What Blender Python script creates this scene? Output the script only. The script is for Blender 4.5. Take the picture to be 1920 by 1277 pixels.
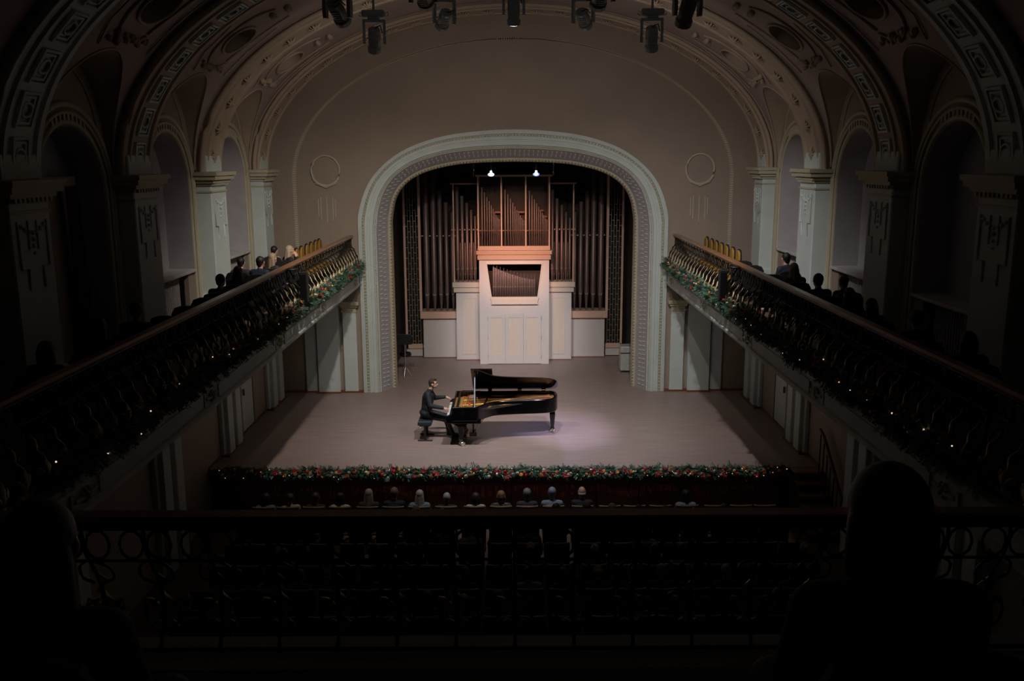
import bpy, bmesh, math, random
from mathutils import Vector, Matrix
PI = math.pi
R = math.radians
rnd = random.Random(11)
for _o in list(bpy.data.objects):
    bpy.data.objects.remove(_o)
SC = bpy.context.scene
COL = SC.collection

# ------------------------------------------------------------------ camera
cam_d = bpy.data.cameras.new('camera')
cam_d.sensor_fit = 'HORIZONTAL'
cam_d.sensor_width = 36.0
cam_d.lens = 36.0 * 1700.0 / 1920.0
cam_d.clip_start = 0.05
cam_d.clip_end = 200
cam = bpy.data.objects.new('camera', cam_d)
COL.objects.link(cam)
TILT = math.atan(340.5 / 1700.0)
cam.matrix_world = (Matrix.Translation((0, 0, 6.75)) @ Matrix.Rotation(3.0 / 1700.0, 4, 'Z')
                    @ Matrix.Rotation(PI / 2 - TILT, 4, 'X') @ Matrix.Rotation(-0.005, 4, 'Z'))
SC.camera = cam

# ------------------------------------------------------------------ world, exposure
w = bpy.data.worlds.new('world')
SC.world = w
w.use_nodes = True
w.node_tree.nodes['Background'].inputs[0].default_value = (0.5, 0.45, 0.4, 1)
w.node_tree.nodes['Background'].inputs[1].default_value = 0.0
SC.view_settings.view_transform = 'Standard'
SC.view_settings.look = 'None'
SC.view_settings.gamma = 1.0
SC.view_settings.use_curve_mapping = False
SC.view_settings.exposure = 0.0

# ------------------------------------------------------------------ stage lamps (each sits at the lens of a fixture built below)
def spot(name, loc, target, watts, colour, angle, blend=0.5, radius=0.07):
    d = bpy.data.lights.new(name, 'SPOT')
    d.energy = watts
    d.color = colour
    d.spot_size = R(angle)
    d.spot_blend = blend
    d.shadow_soft_size = radius
    o = bpy.data.objects.new(name, d)
    o.location = loc
    o.rotation_euler = (Vector(target) - Vector(loc)).to_track_quat('-Z', 'Y').to_euler()
    COL.objects.link(o)
    return o

# fixture: (x, y, z of the head's pivot, aim, watts, colour, cone angle, blend)
HEADS = [
    (-2.47, 17.0, 8.88, (-3.7, 24.6, 0.0), 1250, (1.0, 0.89, 0.79), 98, 1.0),
    (-1.21, 17.0, 9.22, (-4.0, 26.0, 5.0), 340, (1.0, 0.85, 0.73), 112, 1.0),
    (0.03, 17.0, 9.36, (0.0, 20.9, 0.2), 1700, (0.93, 0.94, 1.0), 60, 1.0),
    (1.27, 17.0, 9.22, (4.0, 26.0, 5.0), 340, (0.99, 0.87, 0.78), 112, 1.0),
    (2.50, 17.0, 8.88, (3.7, 24.6, 0.0), 1150, (0.98, 0.91, 0.89), 98, 1.0),
    (-2.47, 13.5, 8.82, (0.1, 30.0, 1.0), 2650, (1.0, 0.90, 0.93), 18, 0.8),
    (2.48, 13.5, 8.82, (1.35, 22.2, 0.0), 5200, (0.74, 0.67, 1.0), 15, 1.0),
    (-1.25, 13.5, 9.02, (0.0, 30.0, 3.8), 9500, (1.0, 0.44, 0.27), 15, 1.0),
    (1.25, 13.5, 9.02, (-0.1, 30.0, 1.2), 2650, (1.0, 0.88, 0.90), 18, 0.8),
]

# ------------------------------------------------------------------ materials
MATS = {}
def M(name, col, rough=0.6, metal=0.0, var=0.12, scale=6.0, bump=0.0, coat=0.0, emit=None, stretch=None, col2=None, spec=0.5, bscale=None):
    m = bpy.data.materials.new(name)
    m.use_nodes = True
    nt = m.node_tree
    b = nt.nodes['Principled BSDF']
    b.inputs['Roughness'].default_value = rough
    b.inputs['Metallic'].default_value = metal
    b.inputs['Coat Weight'].default_value = coat
    b.inputs['Coat Roughness'].default_value = 0.05
    b.inputs['Specular IOR Level'].default_value = spec
    tc = nt.nodes.new('ShaderNodeTexCoord')
    src = tc.outputs['Object']
    if stretch:
        mp = nt.nodes.new('ShaderNodeMapping')
        mp.inputs['Scale'].default_value = stretch
        nt.links.new(src, mp.inputs['Vector'])
        src = mp.outputs['Vector']
    nz = nt.nodes.new('ShaderNodeTexNoise')
    nz.inputs['Scale'].default_value = scale
    nz.inputs['Detail'].default_value = 4
    nt.links.new(src, nz.inputs['Vector'])
    rp = nt.nodes.new('ShaderNodeValToRGB')
    c2 = col2 if col2 else tuple(max(0, c * (1 - 2 * var)) for c in col)
    rp.color_ramp.elements[0].position = 0.3
    rp.color_ramp.elements[1].position = 0.7
    rp.color_ramp.elements[0].color = (*c2, 1)
    rp.color_ramp.elements[1].color = (*col, 1)
    nt.links.new(nz.outputs['Fac'], rp.inputs['Fac'])
    nt.links.new(rp.outputs['Color'], b.inputs['Base Color'])
    if bump:
        nb = nt.nodes.new('ShaderNodeTexNoise')
        nb.inputs['Scale'].default_value = bscale or scale * 6
        nt.links.new(src, nb.inputs['Vector'])
        bp = nt.nodes.new('ShaderNodeBump')
        bp.inputs['Strength'].default_value = bump
        bp.inputs['Distance'].default_value = 0.02
        nt.links.new(nb.outputs['Fac'], bp.inputs['Height'])
        nt.links.new(bp.outputs['Normal'], b.inputs['Normal'])
    if emit:
        b.inputs['Emission Color'].default_value = (*emit[0], 1)
        b.inputs['Emission Strength'].default_value = emit[1]
    MATS[name] = m
    return m

M('plaster', (0.34, 0.278, 0.222), 0.8, var=0.05, scale=1.2, bump=0.05)
M('plaster_pink', (0.36, 0.288, 0.265), 0.8, var=0.05, scale=1.0, bump=0.05)
M('plaster_pale', (0.60, 0.68, 0.66), 0.75, var=0.05, scale=2.0, bump=0.05)
M('plaster_tan', (0.44, 0.36, 0.27), 0.8, var=0.05, scale=1.5)
M('plaster_cream', (0.52, 0.49, 0.36), 0.7, var=0.06, scale=3)
M('plaster_mauve', (0.42, 0.40, 0.42), 0.8, var=0.06, scale=3)
M('stage_wood', (0.352, 0.278, 0.254), 0.42, var=0.1, scale=3.0, stretch=(0.35, 9.0, 1.0), col2=(0.255, 0.192, 0.172), bump=0.03)
M('stalls_floor', (0.10, 0.06, 0.04), 0.5, scale=3.0, stretch=(6, 0.6, 1))
M('gallery_floor', (0.16, 0.10, 0.07), 0.6, scale=3.0, stretch=(6, 0.6, 1))
M('mahogany', (0.12, 0.022, 0.012), 0.35, scale=5, stretch=(6, 6, 0.7), col2=(0.07, 0.012, 0.008))
M('base_red', (0.22, 0.07, 0.035), 0.5, scale=4)
M('rail_wood', (0.30, 0.13, 0.06), 0.3, scale=6, stretch=(6, 0.8, 6), coat=0.3)
M('iron', (0.035, 0.03, 0.025), 0.45, metal=0.6, scale=20)
M('gilt', (0.76, 0.64, 0.42), 0.42, metal=0.25, scale=30, col2=(0.46, 0.36, 0.20))
M('organ_paint', (0.60, 0.56, 0.54), 0.6, var=0.03, scale=2)
M('organ_panel', (0.66, 0.57, 0.49), 0.6, var=0.04, scale=4, stretch=(8, 8, 0.6))
M('organ_wood', (0.66, 0.44, 0.33), 0.5, var=0.06, scale=4, stretch=(6, 6, 6))
M('pipe', (0.24, 0.175, 0.16), 0.45, metal=0.6, scale=3, stretch=(4, 4, 0.6))
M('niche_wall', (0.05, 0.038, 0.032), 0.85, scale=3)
M('grille', (0.42, 0.38, 0.33), 0.4, metal=0.5, scale=9)
M('gloss_black', (0.003, 0.0027, 0.0027), 0.14, coat=0.35, scale=5, spec=0.3)
M('satin_black', (0.010, 0.010, 0.011), 0.45, scale=8)
M('gold_plate', (0.78, 0.42, 0.09), 0.35, metal=0.3, scale=10, col2=(0.5, 0.22, 0.04))
M('soundboard', (0.68, 0.40, 0.14), 0.35, scale=5, stretch=(1, 12, 1))
M('string', (0.75, 0.66, 0.55), 0.3, metal=0.9, scale=20)
M('felt_red', (0.55, 0.03, 0.04), 0.9, scale=30)
M('brass', (0.80, 0.66, 0.36), 0.2, metal=1.0, scale=12)
M('caster_metal', (0.82, 0.77, 0.64), 0.25, metal=0.8, scale=12)
M('chrome', (0.75, 0.76, 0.78), 0.15, metal=1.0, scale=12)
M('ivory', (0.80, 0.80, 0.76), 0.3, var=0.03, scale=12)
M('leather_blue', (0.018, 0.028, 0.038), 0.5, scale=30, bump=0.1)
M('skin', (0.64, 0.38, 0.28), 0.5, var=0.06, scale=25)
M('shirt_black', (0.012, 0.016, 0.021), 0.75, scale=25, bump=0.25, bscale=14)
M('trouser_black', (0.010, 0.014, 0.02), 0.7, scale=25)
M('hair_brown', (0.035, 0.020, 0.012), 0.55, scale=60, bump=0.4)
M('eye_white', (0.7, 0.7, 0.68), 0.3)
M('fixture', (0.55, 0.57, 0.54), 0.4, scale=14, metal=0.15)
M('prop_steel', (0.75, 0.80, 0.86), 0.35, metal=0.5, scale=12)
M('fixture_dark', (0.05, 0.055, 0.055), 0.4, scale=14)
M('lens_lit', (0.8, 0.85, 0.9), 0.1, emit=((0.8, 0.88, 1.0), 6))
M('lamp_white', (0.9, 0.95, 1.0), 0.1, emit=((0.62, 0.82, 1.0), 2.2))
M('lamp_blue', (0.5, 0.6, 1.0), 0.1, emit=((0.16, 0.26, 1.0), 2.2))
M('bulb_hot', (1, 1, 1), 0.1, emit=((0.85, 0.92, 1.0), 12))
M('cable', (0.01, 0.01, 0.01), 0.6)
M('mustard', (0.42, 0.22, 0.025), 0.75, scale=40)
M('speaker_black', (0.012, 0.014, 0.017), 0.6, scale=40, bump=0.1)
M('fir', (0.035, 0.12, 0.065), 0.6, scale=9, col2=(0.014, 0.06, 0.03))
M('eucalyptus', (0.13, 0.23, 0.18), 0.6, scale=9, col2=(0.06, 0.13, 0.10))
M('bauble_silver', (0.72, 0.74, 0.76), 0.18, metal=0.8, scale=12)
M('bauble_cream', (0.75, 0.70, 0.48), 0.25, metal=0.3, scale=12)
M('bauble_red', (0.55, 0.015, 0.03), 0.25, scale=12)
M('bloom_red', (0.42, 0.03, 0.035), 0.6, scale=20)
M('berry', (0.22, 0.015, 0.04), 0.4, scale=20)
M('orange_slice', (0.62, 0.24, 0.04), 0.5, scale=20, col2=(0.42, 0.13, 0.02))
M('cinnamon', (0.30, 0.13, 0.05), 0.7, scale=20)
M('fairy', (1.0, 0.8, 0.6), 0.3, emit=((1.0, 0.72, 0.5), 0.9))
M('seat_wood', (0.30, 0.19, 0.08), 0.4, scale=8, stretch=(2, 12, 12))
M('seat_dark', (0.05, 0.03, 0.018), 0.6, scale=8)
M('seat_black', (0.012, 0.010, 0.010), 0.6, scale=20)
M('curtain_red', (0.10, 0.012, 0.010), 0.85, scale=6)
M('sill_white', (0.62, 0.62, 0.62), 0.4, scale=8)
M('radiator', (0.45, 0.43, 0.42), 0.5, scale=8)
M('label_white', (0.7, 0.7, 0.7), 0.6)

# ------------------------------------------------------------------ mesh helpers
class MB:
    def __init__(s):
        s.v = []; s.f = []; s.mi = []; s.sm = []; s.xf = None
    def add(s, vs, fs, mi=0, smooth=False):
        o = len(s.v)
        if s.xf is not None:
            s.v += [tuple(s.xf @ Vector(p)) for p in vs]
        else:
            s.v += [tuple(p) for p in vs]
        s.f += [tuple(i + o for i in f) for f in fs]
        s.mi += [mi] * len(fs); s.sm += [smooth] * len(fs)
        return s
    def box(s, x0, x1, y0, y1, z0, z1, mi=0):
        vs = [(x, y, z) for z in (z0, z1) for y in (y0, y1) for x in (x0, x1)]
        return s.add(vs, [(0, 2, 3, 1), (4, 5, 7, 6), (0, 1, 5, 4), (2, 6, 7, 3), (0, 4, 6, 2), (1, 3, 7, 5)], mi)
    def loft(s, rings, mi=0, smooth=False, caps=True, closed=True):
        n = len(rings[0]); vs = [p for r in rings for p in r]; fs = []
        for i in range(len(rings) - 1):
            for j in range(n if closed else n - 1):
                k = (j + 1) % n
                fs.append((i * n + j, i * n + k, (i + 1) * n + k, (i + 1) * n + j))
        s.add(vs, fs, mi, smooth)
        if caps and closed:
            s.add(rings[0], [tuple(range(n - 1, -1, -1))], mi)
            s.add(rings[-1], [tuple(range(n))], mi)
        return s
    def cbox(s, x0, x1, y0, y1, z0, z1, b=0.02, mi=0):
        def ring(z, i):
            a, c, d, e = x0 + i, x1 - i, y0 + i, y1 - i
            return [(a + b, d, z), (c - b, d, z), (c, d + b, z), (c, e - b, z), (c - b, e, z), (a + b, e, z), (a, e - b, z), (a, d + b, z)]
        return s.loft([ring(z0, b * .6), ring(z0 + b, 0), ring(z1 - b, 0), ring(z1, b * .6)], mi)
    def prism(s, poly, lo, hi, axis='z', mi=0):
        def p3(a, b, t):
            return {'z': (a, b, t), 'y': (a, t, b), 'x': (t, a, b)}[axis]
        return s.loft([[p3(a, b, lo) for a, b in poly], [p3(a, b, hi) for a, b in poly]], mi)
    def tube(s, pts, r, n=6, mi=0, closed=False, smooth=True, flat=1.0):
        pts = [Vector(p) for p in pts]; m = len(pts); rings = []
        up = Vector((0.13, 0.07, 1)).normalized()
        for i, p in enumerate(pts):
            a = pts[(i - 1) % m] if (closed or i > 0) else p
            b = pts[(i + 1) % m] if (closed or i < m - 1) else p
            t = (b - a).normalized()
            if abs(t.dot(up)) > 0.97:
                u = Vector((1, 0.05, 0))
            else:
                u = up
            e1 = t.cross(u).normalized(); e2 = t.cross(e1)
            rr = r[i] if isinstance(r, (list, tuple)) else r
            rings.append([tuple(p + e1 * math.cos(2 * PI * k / n) * rr + e2 * math.sin(2 * PI * k / n) * rr * flat) for k in range(n)])
        if closed:
            rings.append(rings[0])
        return s.loft(rings, mi, smooth, caps=not closed)
    def lathe(s, prof, n=12, c=(0, 0, 0), mi=0, smooth=True, axis='z'):
        rings = []
        for r, h in prof:
            ring = []
            for k in range(n):
                a = 2 * PI * k / n
                q = {'z': (r * math.cos(a), r * math.sin(a), h), 'y': (r * math.cos(a), h, r * math.sin(a)), 'x': (h, r * math.cos(a), r * math.sin(a))}[axis]
                ring.append((c[0] + q[0], c[1] + q[1], c[2] + q[2]))
            rings.append(ring)
        return s.loft(rings, mi, smooth)
    def ball(s, c, r, n=8, m=6, mi=0, sx=1, sy=1, sz=1):
        prof = [(max(1e-4, r * math.sin(PI * i / m)), -r * math.cos(PI * i / m)) for i in range(m + 1)]
        rings = [[(c[0] + sx * p * math.cos(2 * PI * k / n), c[1] + sy * p * math.sin(2 * PI * k / n), c[2] + sz * h) for k in range(n)] for p, h in prof]
        return s.loft(rings, mi, True, caps=True)
    def mesh(s, name, mats):
        me = bpy.data.meshes.new(name)
        me.from_pydata(s.v, [], s.f)
        for m in (mats if isinstance(mats, (list, tuple)) else [mats]):
            me.materials.append(MATS[m] if isinstance(m, str) else m)
        if any(s.mi):
            me.polygons.foreach_set('material_index', s.mi)
        if any(s.sm):
            me.polygons.foreach_set('use_smooth', s.sm)
        me.update()
        return me
    def build(s, name, mats, parent=None, **kw):
        return put(name, s.mesh(name, mats), parent, **kw)

def put(name, me, parent=None, loc=None, rot=None, scale=None):
    o = bpy.data.objects.new(name, me)
    COL.objects.link(o)
    if parent is not None:
        o.parent = parent
    if loc is not None: o.location = loc
    if rot is not None: o.rotation_euler = rot
    if scale is not None: o.scale = scale
    return o
def tag(o, label=None, cat=None, group=None, kind=None):
    if label: o['label'] = label
    if cat: o['category'] = cat
    if group: o['group'] = group
    if kind: o['kind'] = kind
    return o
def thing(name, label, cat, loc=(0, 0, 0), rotz=0.0, group=None):
    o = bpy.data.objects.new(name, None)
    o.empty_display_size = 0.1
    COL.objects.link(o)
    o.location = loc
    o.rotation_euler = (0, 0, rotz)
    return tag(o, label, cat, group)
def copy_tree(o, parent=None):
    c = o.copy(); COL.objects.link(c); c.parent = parent
    for ch in o.children:
        copy_tree(ch, c)
    return c
def struct(o):
    o['kind'] = 'structure'
    return o
def resample(pts, n):
    d = [0]
    for a, b in zip(pts, pts[1:]):
        d.append(d[-1] + math.dist(a, b))
    out = []; j = 0
    for i in range(n):
        t = d[-1] * i / (n - 1)
        while j < len(d) - 2 and d[j + 1] < t: j += 1
        f = 0 if d[j + 1] == d[j] else (t - d[j]) / (d[j + 1] - d[j])
        out.append(tuple(a + (b - a) * f for a, b in zip(pts[j], pts[j + 1])))
    return out
def smooth_poly(pts, k=6):
    """Catmull-Rom through the points."""
    P = [Vector(p) for p in pts]; out = []
    for i in range(len(P) - 1):
        p0 = P[max(0, i - 1)]; p1 = P[i]; p2 = P[i + 1]; p3 = P[min(len(P) - 1, i + 2)]
        for j in range(k):
            t = j / k
            out.append(tuple(0.5 * ((2 * p1) + (p2 - p0) * t + (2 * p0 - 5 * p1 + 4 * p2 - p3) * t * t + (3 * p1 - p0 - 3 * p2 + p3) * t ** 3)))
    out.append(tuple(P[-1]))
    return out

# ================================================================== THE HALL
YB = 26.1                 # plane of the wall that holds the stage arch
Y_REAR = -4.0
ZF = -1.1                 # stalls floor; the stage is z = 0
XW = 6.8                  # side walls below the balcony
XU = 7.0                  # side walls above the balcony
ZG = 3.45                 # balcony floor
VA, VB_, VZ = 6.95, 4.20, 6.5     # vault ellipse
RA, RB = 6.78, 4.07               # rib soffit ellipse
PIERS = [24.95, 20.8, 16.65, 12.6]
BAYS = [22.9, 18.72, 14.62]
LW, LH, LZ = 1.42, 1.90, 6.55     # lunettes over the bays
NW, NS = 1.10, 6.20               # niches: half width, spring height
SF = 19.2                 # stage front edge

def lun(y):
    for c in BAYS:
        if abs(y - c) < LW:
            return LZ + LH * math.sqrt(1 - ((y - c) / LW) ** 2)
    return LZ
def xv(z):
    return VA * math.sqrt(max(0, 1 - ((z - VZ) / VB_) ** 2))

# ---- floors
fl = struct(MB().box(-7, 7, Y_REAR, SF, ZF - 0.2, ZF).build('floor', 'stalls_floor'))
tag(fl, 'dark wooden floor of the stalls under the audience seats', 'floor')
stage = struct(MB().box(-XW, XW, SF, 32.4, -0.14, 0.0).box(-XW, XW, SF + 0.14, 32.4, ZF, -0.14).build('floor_stage', 'stage_wood'))
tag(stage, 'brown wooden stage floor spotlit under the grand piano', 'stage')
pm = MB().cbox(-0.47, 0.47, 0.0, 0.10, ZF + 0.02, -0.15, 0.012).mesh('front_panel', 'mahogany')
for i in range(14):
    put('front_panel', pm, stage, loc=(-6.32 + 0.96 * i, SF + 0.03, 0))
MB().box(-XW, XW, SF - 0.03, SF + 0.02, -0.13, -0.005).build('stage_nosing', 'mahogany', stage)

# ---- wall with the stage arch
OUT = [(4.43, 0), (4.43, 2.5), (4.43, 4.9), (4.40, 5.25), (4.21, 5.85), (3.94, 6.30), (3.48, 6.74), (2.86, 7.10), (1.96, 7.38), (0.91, 7.52), (0, 7.56)]
INN = [(3.55, 0), (3.55, 2.5), (3.55, 4.95), (3.52, 5.20), (3.43, 5.59), (3.26, 5.90), (2.97, 6.17), (2.50, 6.40), (1.72, 6.58), (0.90, 6.65), (0, 6.67)]
def arch_curve(ctrl, n=90):
    h = [ctrl[0], ctrl[1]] + smooth_poly(ctrl[2:], 8)
    h = resample(h, n)
    return [(x, z) for x, z in h] + [(-x, z) for x, z in reversed(h[:-1])]
CO, CI = arch_curve(OUT), arch_curve(INN)
def arch_at(s, y):
    return [(a + (c - a) * s, y, b + (d - b) * s) for (a, b), (c, d) in zip(CO, CI)]
top = [(7.05, 0), (7.05, 3.4), (7.05, VZ)] + [(VA * math.cos(t) + 0.1 * math.cos(t), VZ + (VB_ + 0.1) * math.sin(t)) for t in [PI / 2 * k / 60 for k in range(1, 61)]]
top = resample(top, 90)
top = [(x, YB, z) for x, z in top] + [(-x, YB, z) for x, z in reversed(top[:-1])]
wb = MB().loft([top, [(x, YB, z) for x, z in CO]], closed=False).build('wall_back', 'plaster')
tag(struct(wb), 'beige end wall around the stage arch', 'wall')
def arch_part(name, prof, mat, smooth=False):
    b = MB(); b.loft([arch_at(s, y) for s, y in prof], closed=False, smooth=smooth)
    return b.build(name, mat, pros)
pros = thing('trim_1', 'pale moulded surround of the stage arch', 'stage arch', (0, 0, 0)); struct(pros)
arch_part('outer_moulding', [(0, YB + .02), (0, YB - .10), (.12, YB - .12), (.14, YB - .08), (.19, YB - .08), (.21, YB - .12), (.30, YB - .12), (.31, YB - .10), (.36, YB - .10), (.37, YB - .12), (.47, YB - .12), (.50, YB - .06), (.58, YB - .02)], 'plaster_pale')
arch_part('splay_panel', [(.58, YB - .02), (.60, YB + .02), (.88, YB + .50)], 'plaster_mauve')
arch_part('inner_roll', [(.88, YB + .50), (.90, YB + .47), (.94, YB + .50), (.97, YB + .58), (1.0, YB + .68), (1.0, YB + .85)], 'plaster_cream', True)
bd = MB()
cu = resample(arch_at(.165, YB - .09), 230)
for p in cu: bd.ball(p, 0.035, 5, 3, sz=1.5)
cu = resample(arch_at(.53, YB - .05), 420)
for p in cu: bd.ball(p, 0.026, 5, 3, sz=0.8)
cu = resample(arch_at(.955, YB + .52), 200)
for p in cu: bd.ball(p, 0.035, 5, 3)
tag(bd.build('bead_row', 'plaster_cream', pros), kind='stuff')
ds = MB()
for s in (.66, .76):
    cu = resample(arch_at(s, YB + .02 + (s - .60) / .28 * .48), 150)
    for i, p in enumerate(cu[1:-1]):
        a, b = Vector(cu[i]), Vector(cu[i + 2]); t = (b - a).normalized()
        nx = Vector((-1 if p[0] > 0 else 1, 0, 0)) if abs(t.z) > .7 else Vector((0, 0, -1))
        e = (nx * .29 + Vector((0, .48, 0))).normalized()
        c = Vector(p); q = [c - e * .055 - t * .014, c + e * .055 - t * .014, c + e * .055 + t * .014, c - e * .055 + t * .014]
        nn = t.cross(e).normalized() * .02
        if nn.y > 0: nn = -nn
        ds.loft([[tuple(v) for v in q], [tuple(v + nn) for v in q]])
tag(ds.build('dash_relief', 'plaster_pale', pros), kind='stuff')
# organ chamber behind the arch
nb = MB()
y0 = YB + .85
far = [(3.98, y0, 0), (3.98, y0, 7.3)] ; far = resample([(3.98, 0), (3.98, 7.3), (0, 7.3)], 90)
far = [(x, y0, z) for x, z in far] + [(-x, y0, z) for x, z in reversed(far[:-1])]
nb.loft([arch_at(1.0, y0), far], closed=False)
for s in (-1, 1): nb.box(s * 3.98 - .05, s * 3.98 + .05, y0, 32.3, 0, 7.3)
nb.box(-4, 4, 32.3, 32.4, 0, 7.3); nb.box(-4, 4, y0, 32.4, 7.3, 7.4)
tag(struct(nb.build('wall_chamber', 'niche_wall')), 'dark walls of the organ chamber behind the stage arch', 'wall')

# reliefs on the wall
bz = MB()
e = [(6.2 * math.cos(t), 6.2 + 3.8 * math.sin(t)) for t in [PI * k / 120 for k in range(121)]]
e = [(6.2, 3.7)] + e + [(-6.2, 3.7)]
for x, z in resample(e, 330): bz.box(x - .05, x + .05, YB - .014, YB + .01, z - .022, z + .022)
tag(bz.build('bead_arch', 'plaster_cream', wb), kind='stuff')
for s, side in ((-1, 'left'), (1, 'right')):
    t = MB()
    ring = [(s * 5.3 + .40 * math.cos(a), YB - .02, 6.45 + .42 * math.sin(a)) for a in [2 * PI * k / 32 for k in range(32)]]
    t.tube(ring, .035, 5, closed=True)
    for k in range(22):
        a = -PI / 2 + (k - 10.5) * .1
        t.ball((s * 5.3 + .41 * math.cos(a), YB - .03, 6.45 + .42 * math.sin(a)), .045, 5, 4)
    wr = t.build('wreath_relief', 'plaster_cream', wb)
    u = MB()
    for dx, z0, z1 in ((-.24, 5.15, 5.65), (-.17, 5.05, 5.7), (0, 5.0, 5.72), (.17, 5.05, 5.7), (.24, 5.15, 5.65)):
        u.box(s * 5.3 + dx - .012, s * 5.3 + dx + .012, YB - .03, YB, z0, z1)
    u.tube([(s * 5.3 - .3, YB - .02, 6.1), (s * 5.3, YB - .03, 5.98), (s * 5.3 + .3, YB - .02, 6.1)], .03, 5)
    u.build('ribbon_relief', 'plaster_cream', wr)
    # pilasters below the balcony
    p = MB()
    a, b = sorted((s * 4.58, s * 4.98)); p.cbox(a, b, YB - .14, YB, 0.0, 2.42, .015)
    p.build('pilaster', 'plaster_pale', wb)
    c = MB()
    for k, (g, z0, z1) in enumerate(((.02, 2.40, 2.46), (.05, 2.55, 2.62), (.10, 2.62, 2.72))):
        c.box(a - g, b + g, YB - .14 - g, YB, z0, z1)
    c.box(a, b, YB - .14, YB, 2.46, 2.55)
    c.build('capital', 'plaster_cream', wb)
    a, b = sorted((s * 5.10, s * 5.74)); q = MB().cbox(a, b, YB - .22, YB, 0.0, 3.15, .02)
    q.box(s * 5.10 - .012, s * 5.10 + .012, YB - .225, YB, .1, 3.1)
    q.build('pilaster', 'plaster_pale', wb)
    a, b = sorted((s * 5.78, s * 6.12)); MB().cbox(a, b, YB - .10, YB, 0.0, 3.15, .02).build('pilaster', 'plaster_pale', wb)
    k = MB()
    for u0, u1, dy in ((4.43, 5.1, .16), (5.1, 5.78, .24), (5.78, 6.8, .12)):
        a, b = sorted((s * u0, s * u1)); k.box(a, b, YB - dy, YB, 0, .05)
    k.build('baseboard', 'base_red', wb)

# ---- vault
ys = sorted(set([Y_REAR + .5 * i for i in range(int((12.6 - Y_REAR) / .5) + 1)] + [12.6 + .09 * i for i in range(int((YB - 12.6) / .09) + 1)] + [YB] +
                [c + d for c in BAYS for d in (-LW, -LW + .005, -LW + .02, -LW + .05, LW - .05, LW - .02, LW - .005, LW)]))
NT = 110
rings = []
for y in ys:
    t0 = math.asin((lun(y) - VZ) / VB_)
    rings.append([(VA * math.cos(t0 + (PI - 2 * t0) * k / NT), y, VZ + VB_ * math.sin(t0 + (PI - 2 * t0) * k / NT)) for k in range(NT + 1)])
ceil = MB().loft(rings, closed=False, smooth=True).build('ceiling', 'plaster_pink')
tag(struct(ceil), 'pinkish barrel vault with lunettes over the hall', 'ceiling')
def ell(a, b, n):
    pts = [(a * math.cos(PI * k / 400), VZ + b * math.sin(PI * k / 400)) for k in range(401)]
    return resample(pts, n)
# one coffer and one flower boss, shared by all
cf = MB()
for k, (w_, h_, d) in enumerate(((.26, .215, .045), (.20, .155, .03))):
    for (x0, x1, y0_, y1) in ((-w_, w_, -h_, -h_ + .035), (-w_, w_, h_ - .035, h_), (-w_, -w_ + .035, -h_, h_), (w_ - .035, w_, -h_, h_)):
        cf.box(x0, x1, y0_, y1, -.02, d)
cf.tube([(.10 * math.cos(2 * PI * k / 16), .13 * math.sin(2 * PI * k / 16), .02) for k in range(16)], .022, 5, closed=True)
cf_me = cf.mesh('coffer', 'plaster_pale')
bo = MB()
for k in range(8):
    a = 2 * PI * k / 8; l = .17 if k % 2 == 0 else .11
    bo.tube([(0, 0, .03), (l * .5 * math.cos(a), l * .5 * math.sin(a), .05), (l * math.cos(a), l * math.sin(a), 0)], [.03, .035, .01], 5)
bo.ball((0, 0, .04), .055, 8, 5)
bo_me = bo.mesh('flower_boss', 'plaster_tan')
for i, yp in enumerate(PIERS):
    hw = .56
    arc = ell(RA, RB, 81); arv = ell(VA + .02, VB_ + .02, 81)
    b = MB()
    rr = []
    for yy, c in ((yp - hw, arv), (yp - hw, arc), (yp - hw + .12, arc), (yp - hw + .14, [(x * .993, VZ + (z - VZ) * .993) for x, z in arc]), (yp - hw + .2, [(x * .993, VZ + (z - VZ) * .993) for x, z in arc]), (yp - hw + .22, arc), (yp + hw - .14, arc), (yp + hw - .12, [(x * .993, VZ + (z - VZ) * .993) for x, z in arc]), (yp + hw, [(x * .993, VZ + (z - VZ) * .993) for x, z in arc]), (yp + hw, arv)):
        rr.append([(x, min(yy, YB - .02), z) for x, z in c])
    b.loft(rr, closed=False)
    for (yy, rad) in ((yp - hw - .02, .055), (min(yp + hw + .02, YB - .06), .045)):
        b.tube([(x * 1.0, yy, z) for x, z in ell(RA + .05, RB + .05, 81)], rad, 6)
    rib = b.build('rib', ['plaster_pale', 'plaster_pale', 'plaster_tan', 'plaster_pale'][i] if i in (2, 3) else 'plaster_tan', ceil)
    n = 27
    cen = ell(RA - .01, RB - .01, 2 * n + 1)[1::2]
    for j, (x, z) in enumerate(cen):
        nz = Vector((-x / RA ** 2, 0, -(z - VZ) / RB ** 2)).normalized()
        ty = Vector((0, 1, 0)); tx = ty.cross(nz).normalized()
        m = Matrix((tx, ty, nz)).transposed()
        o = put('coffer' if i >= 2 else 'flower_boss', cf_me if i >= 2 else bo_me, rib)
        o.location = (x, yp + (.03 if i >= 2 else .0), z); o.rotation_euler = m.to_euler()
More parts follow.
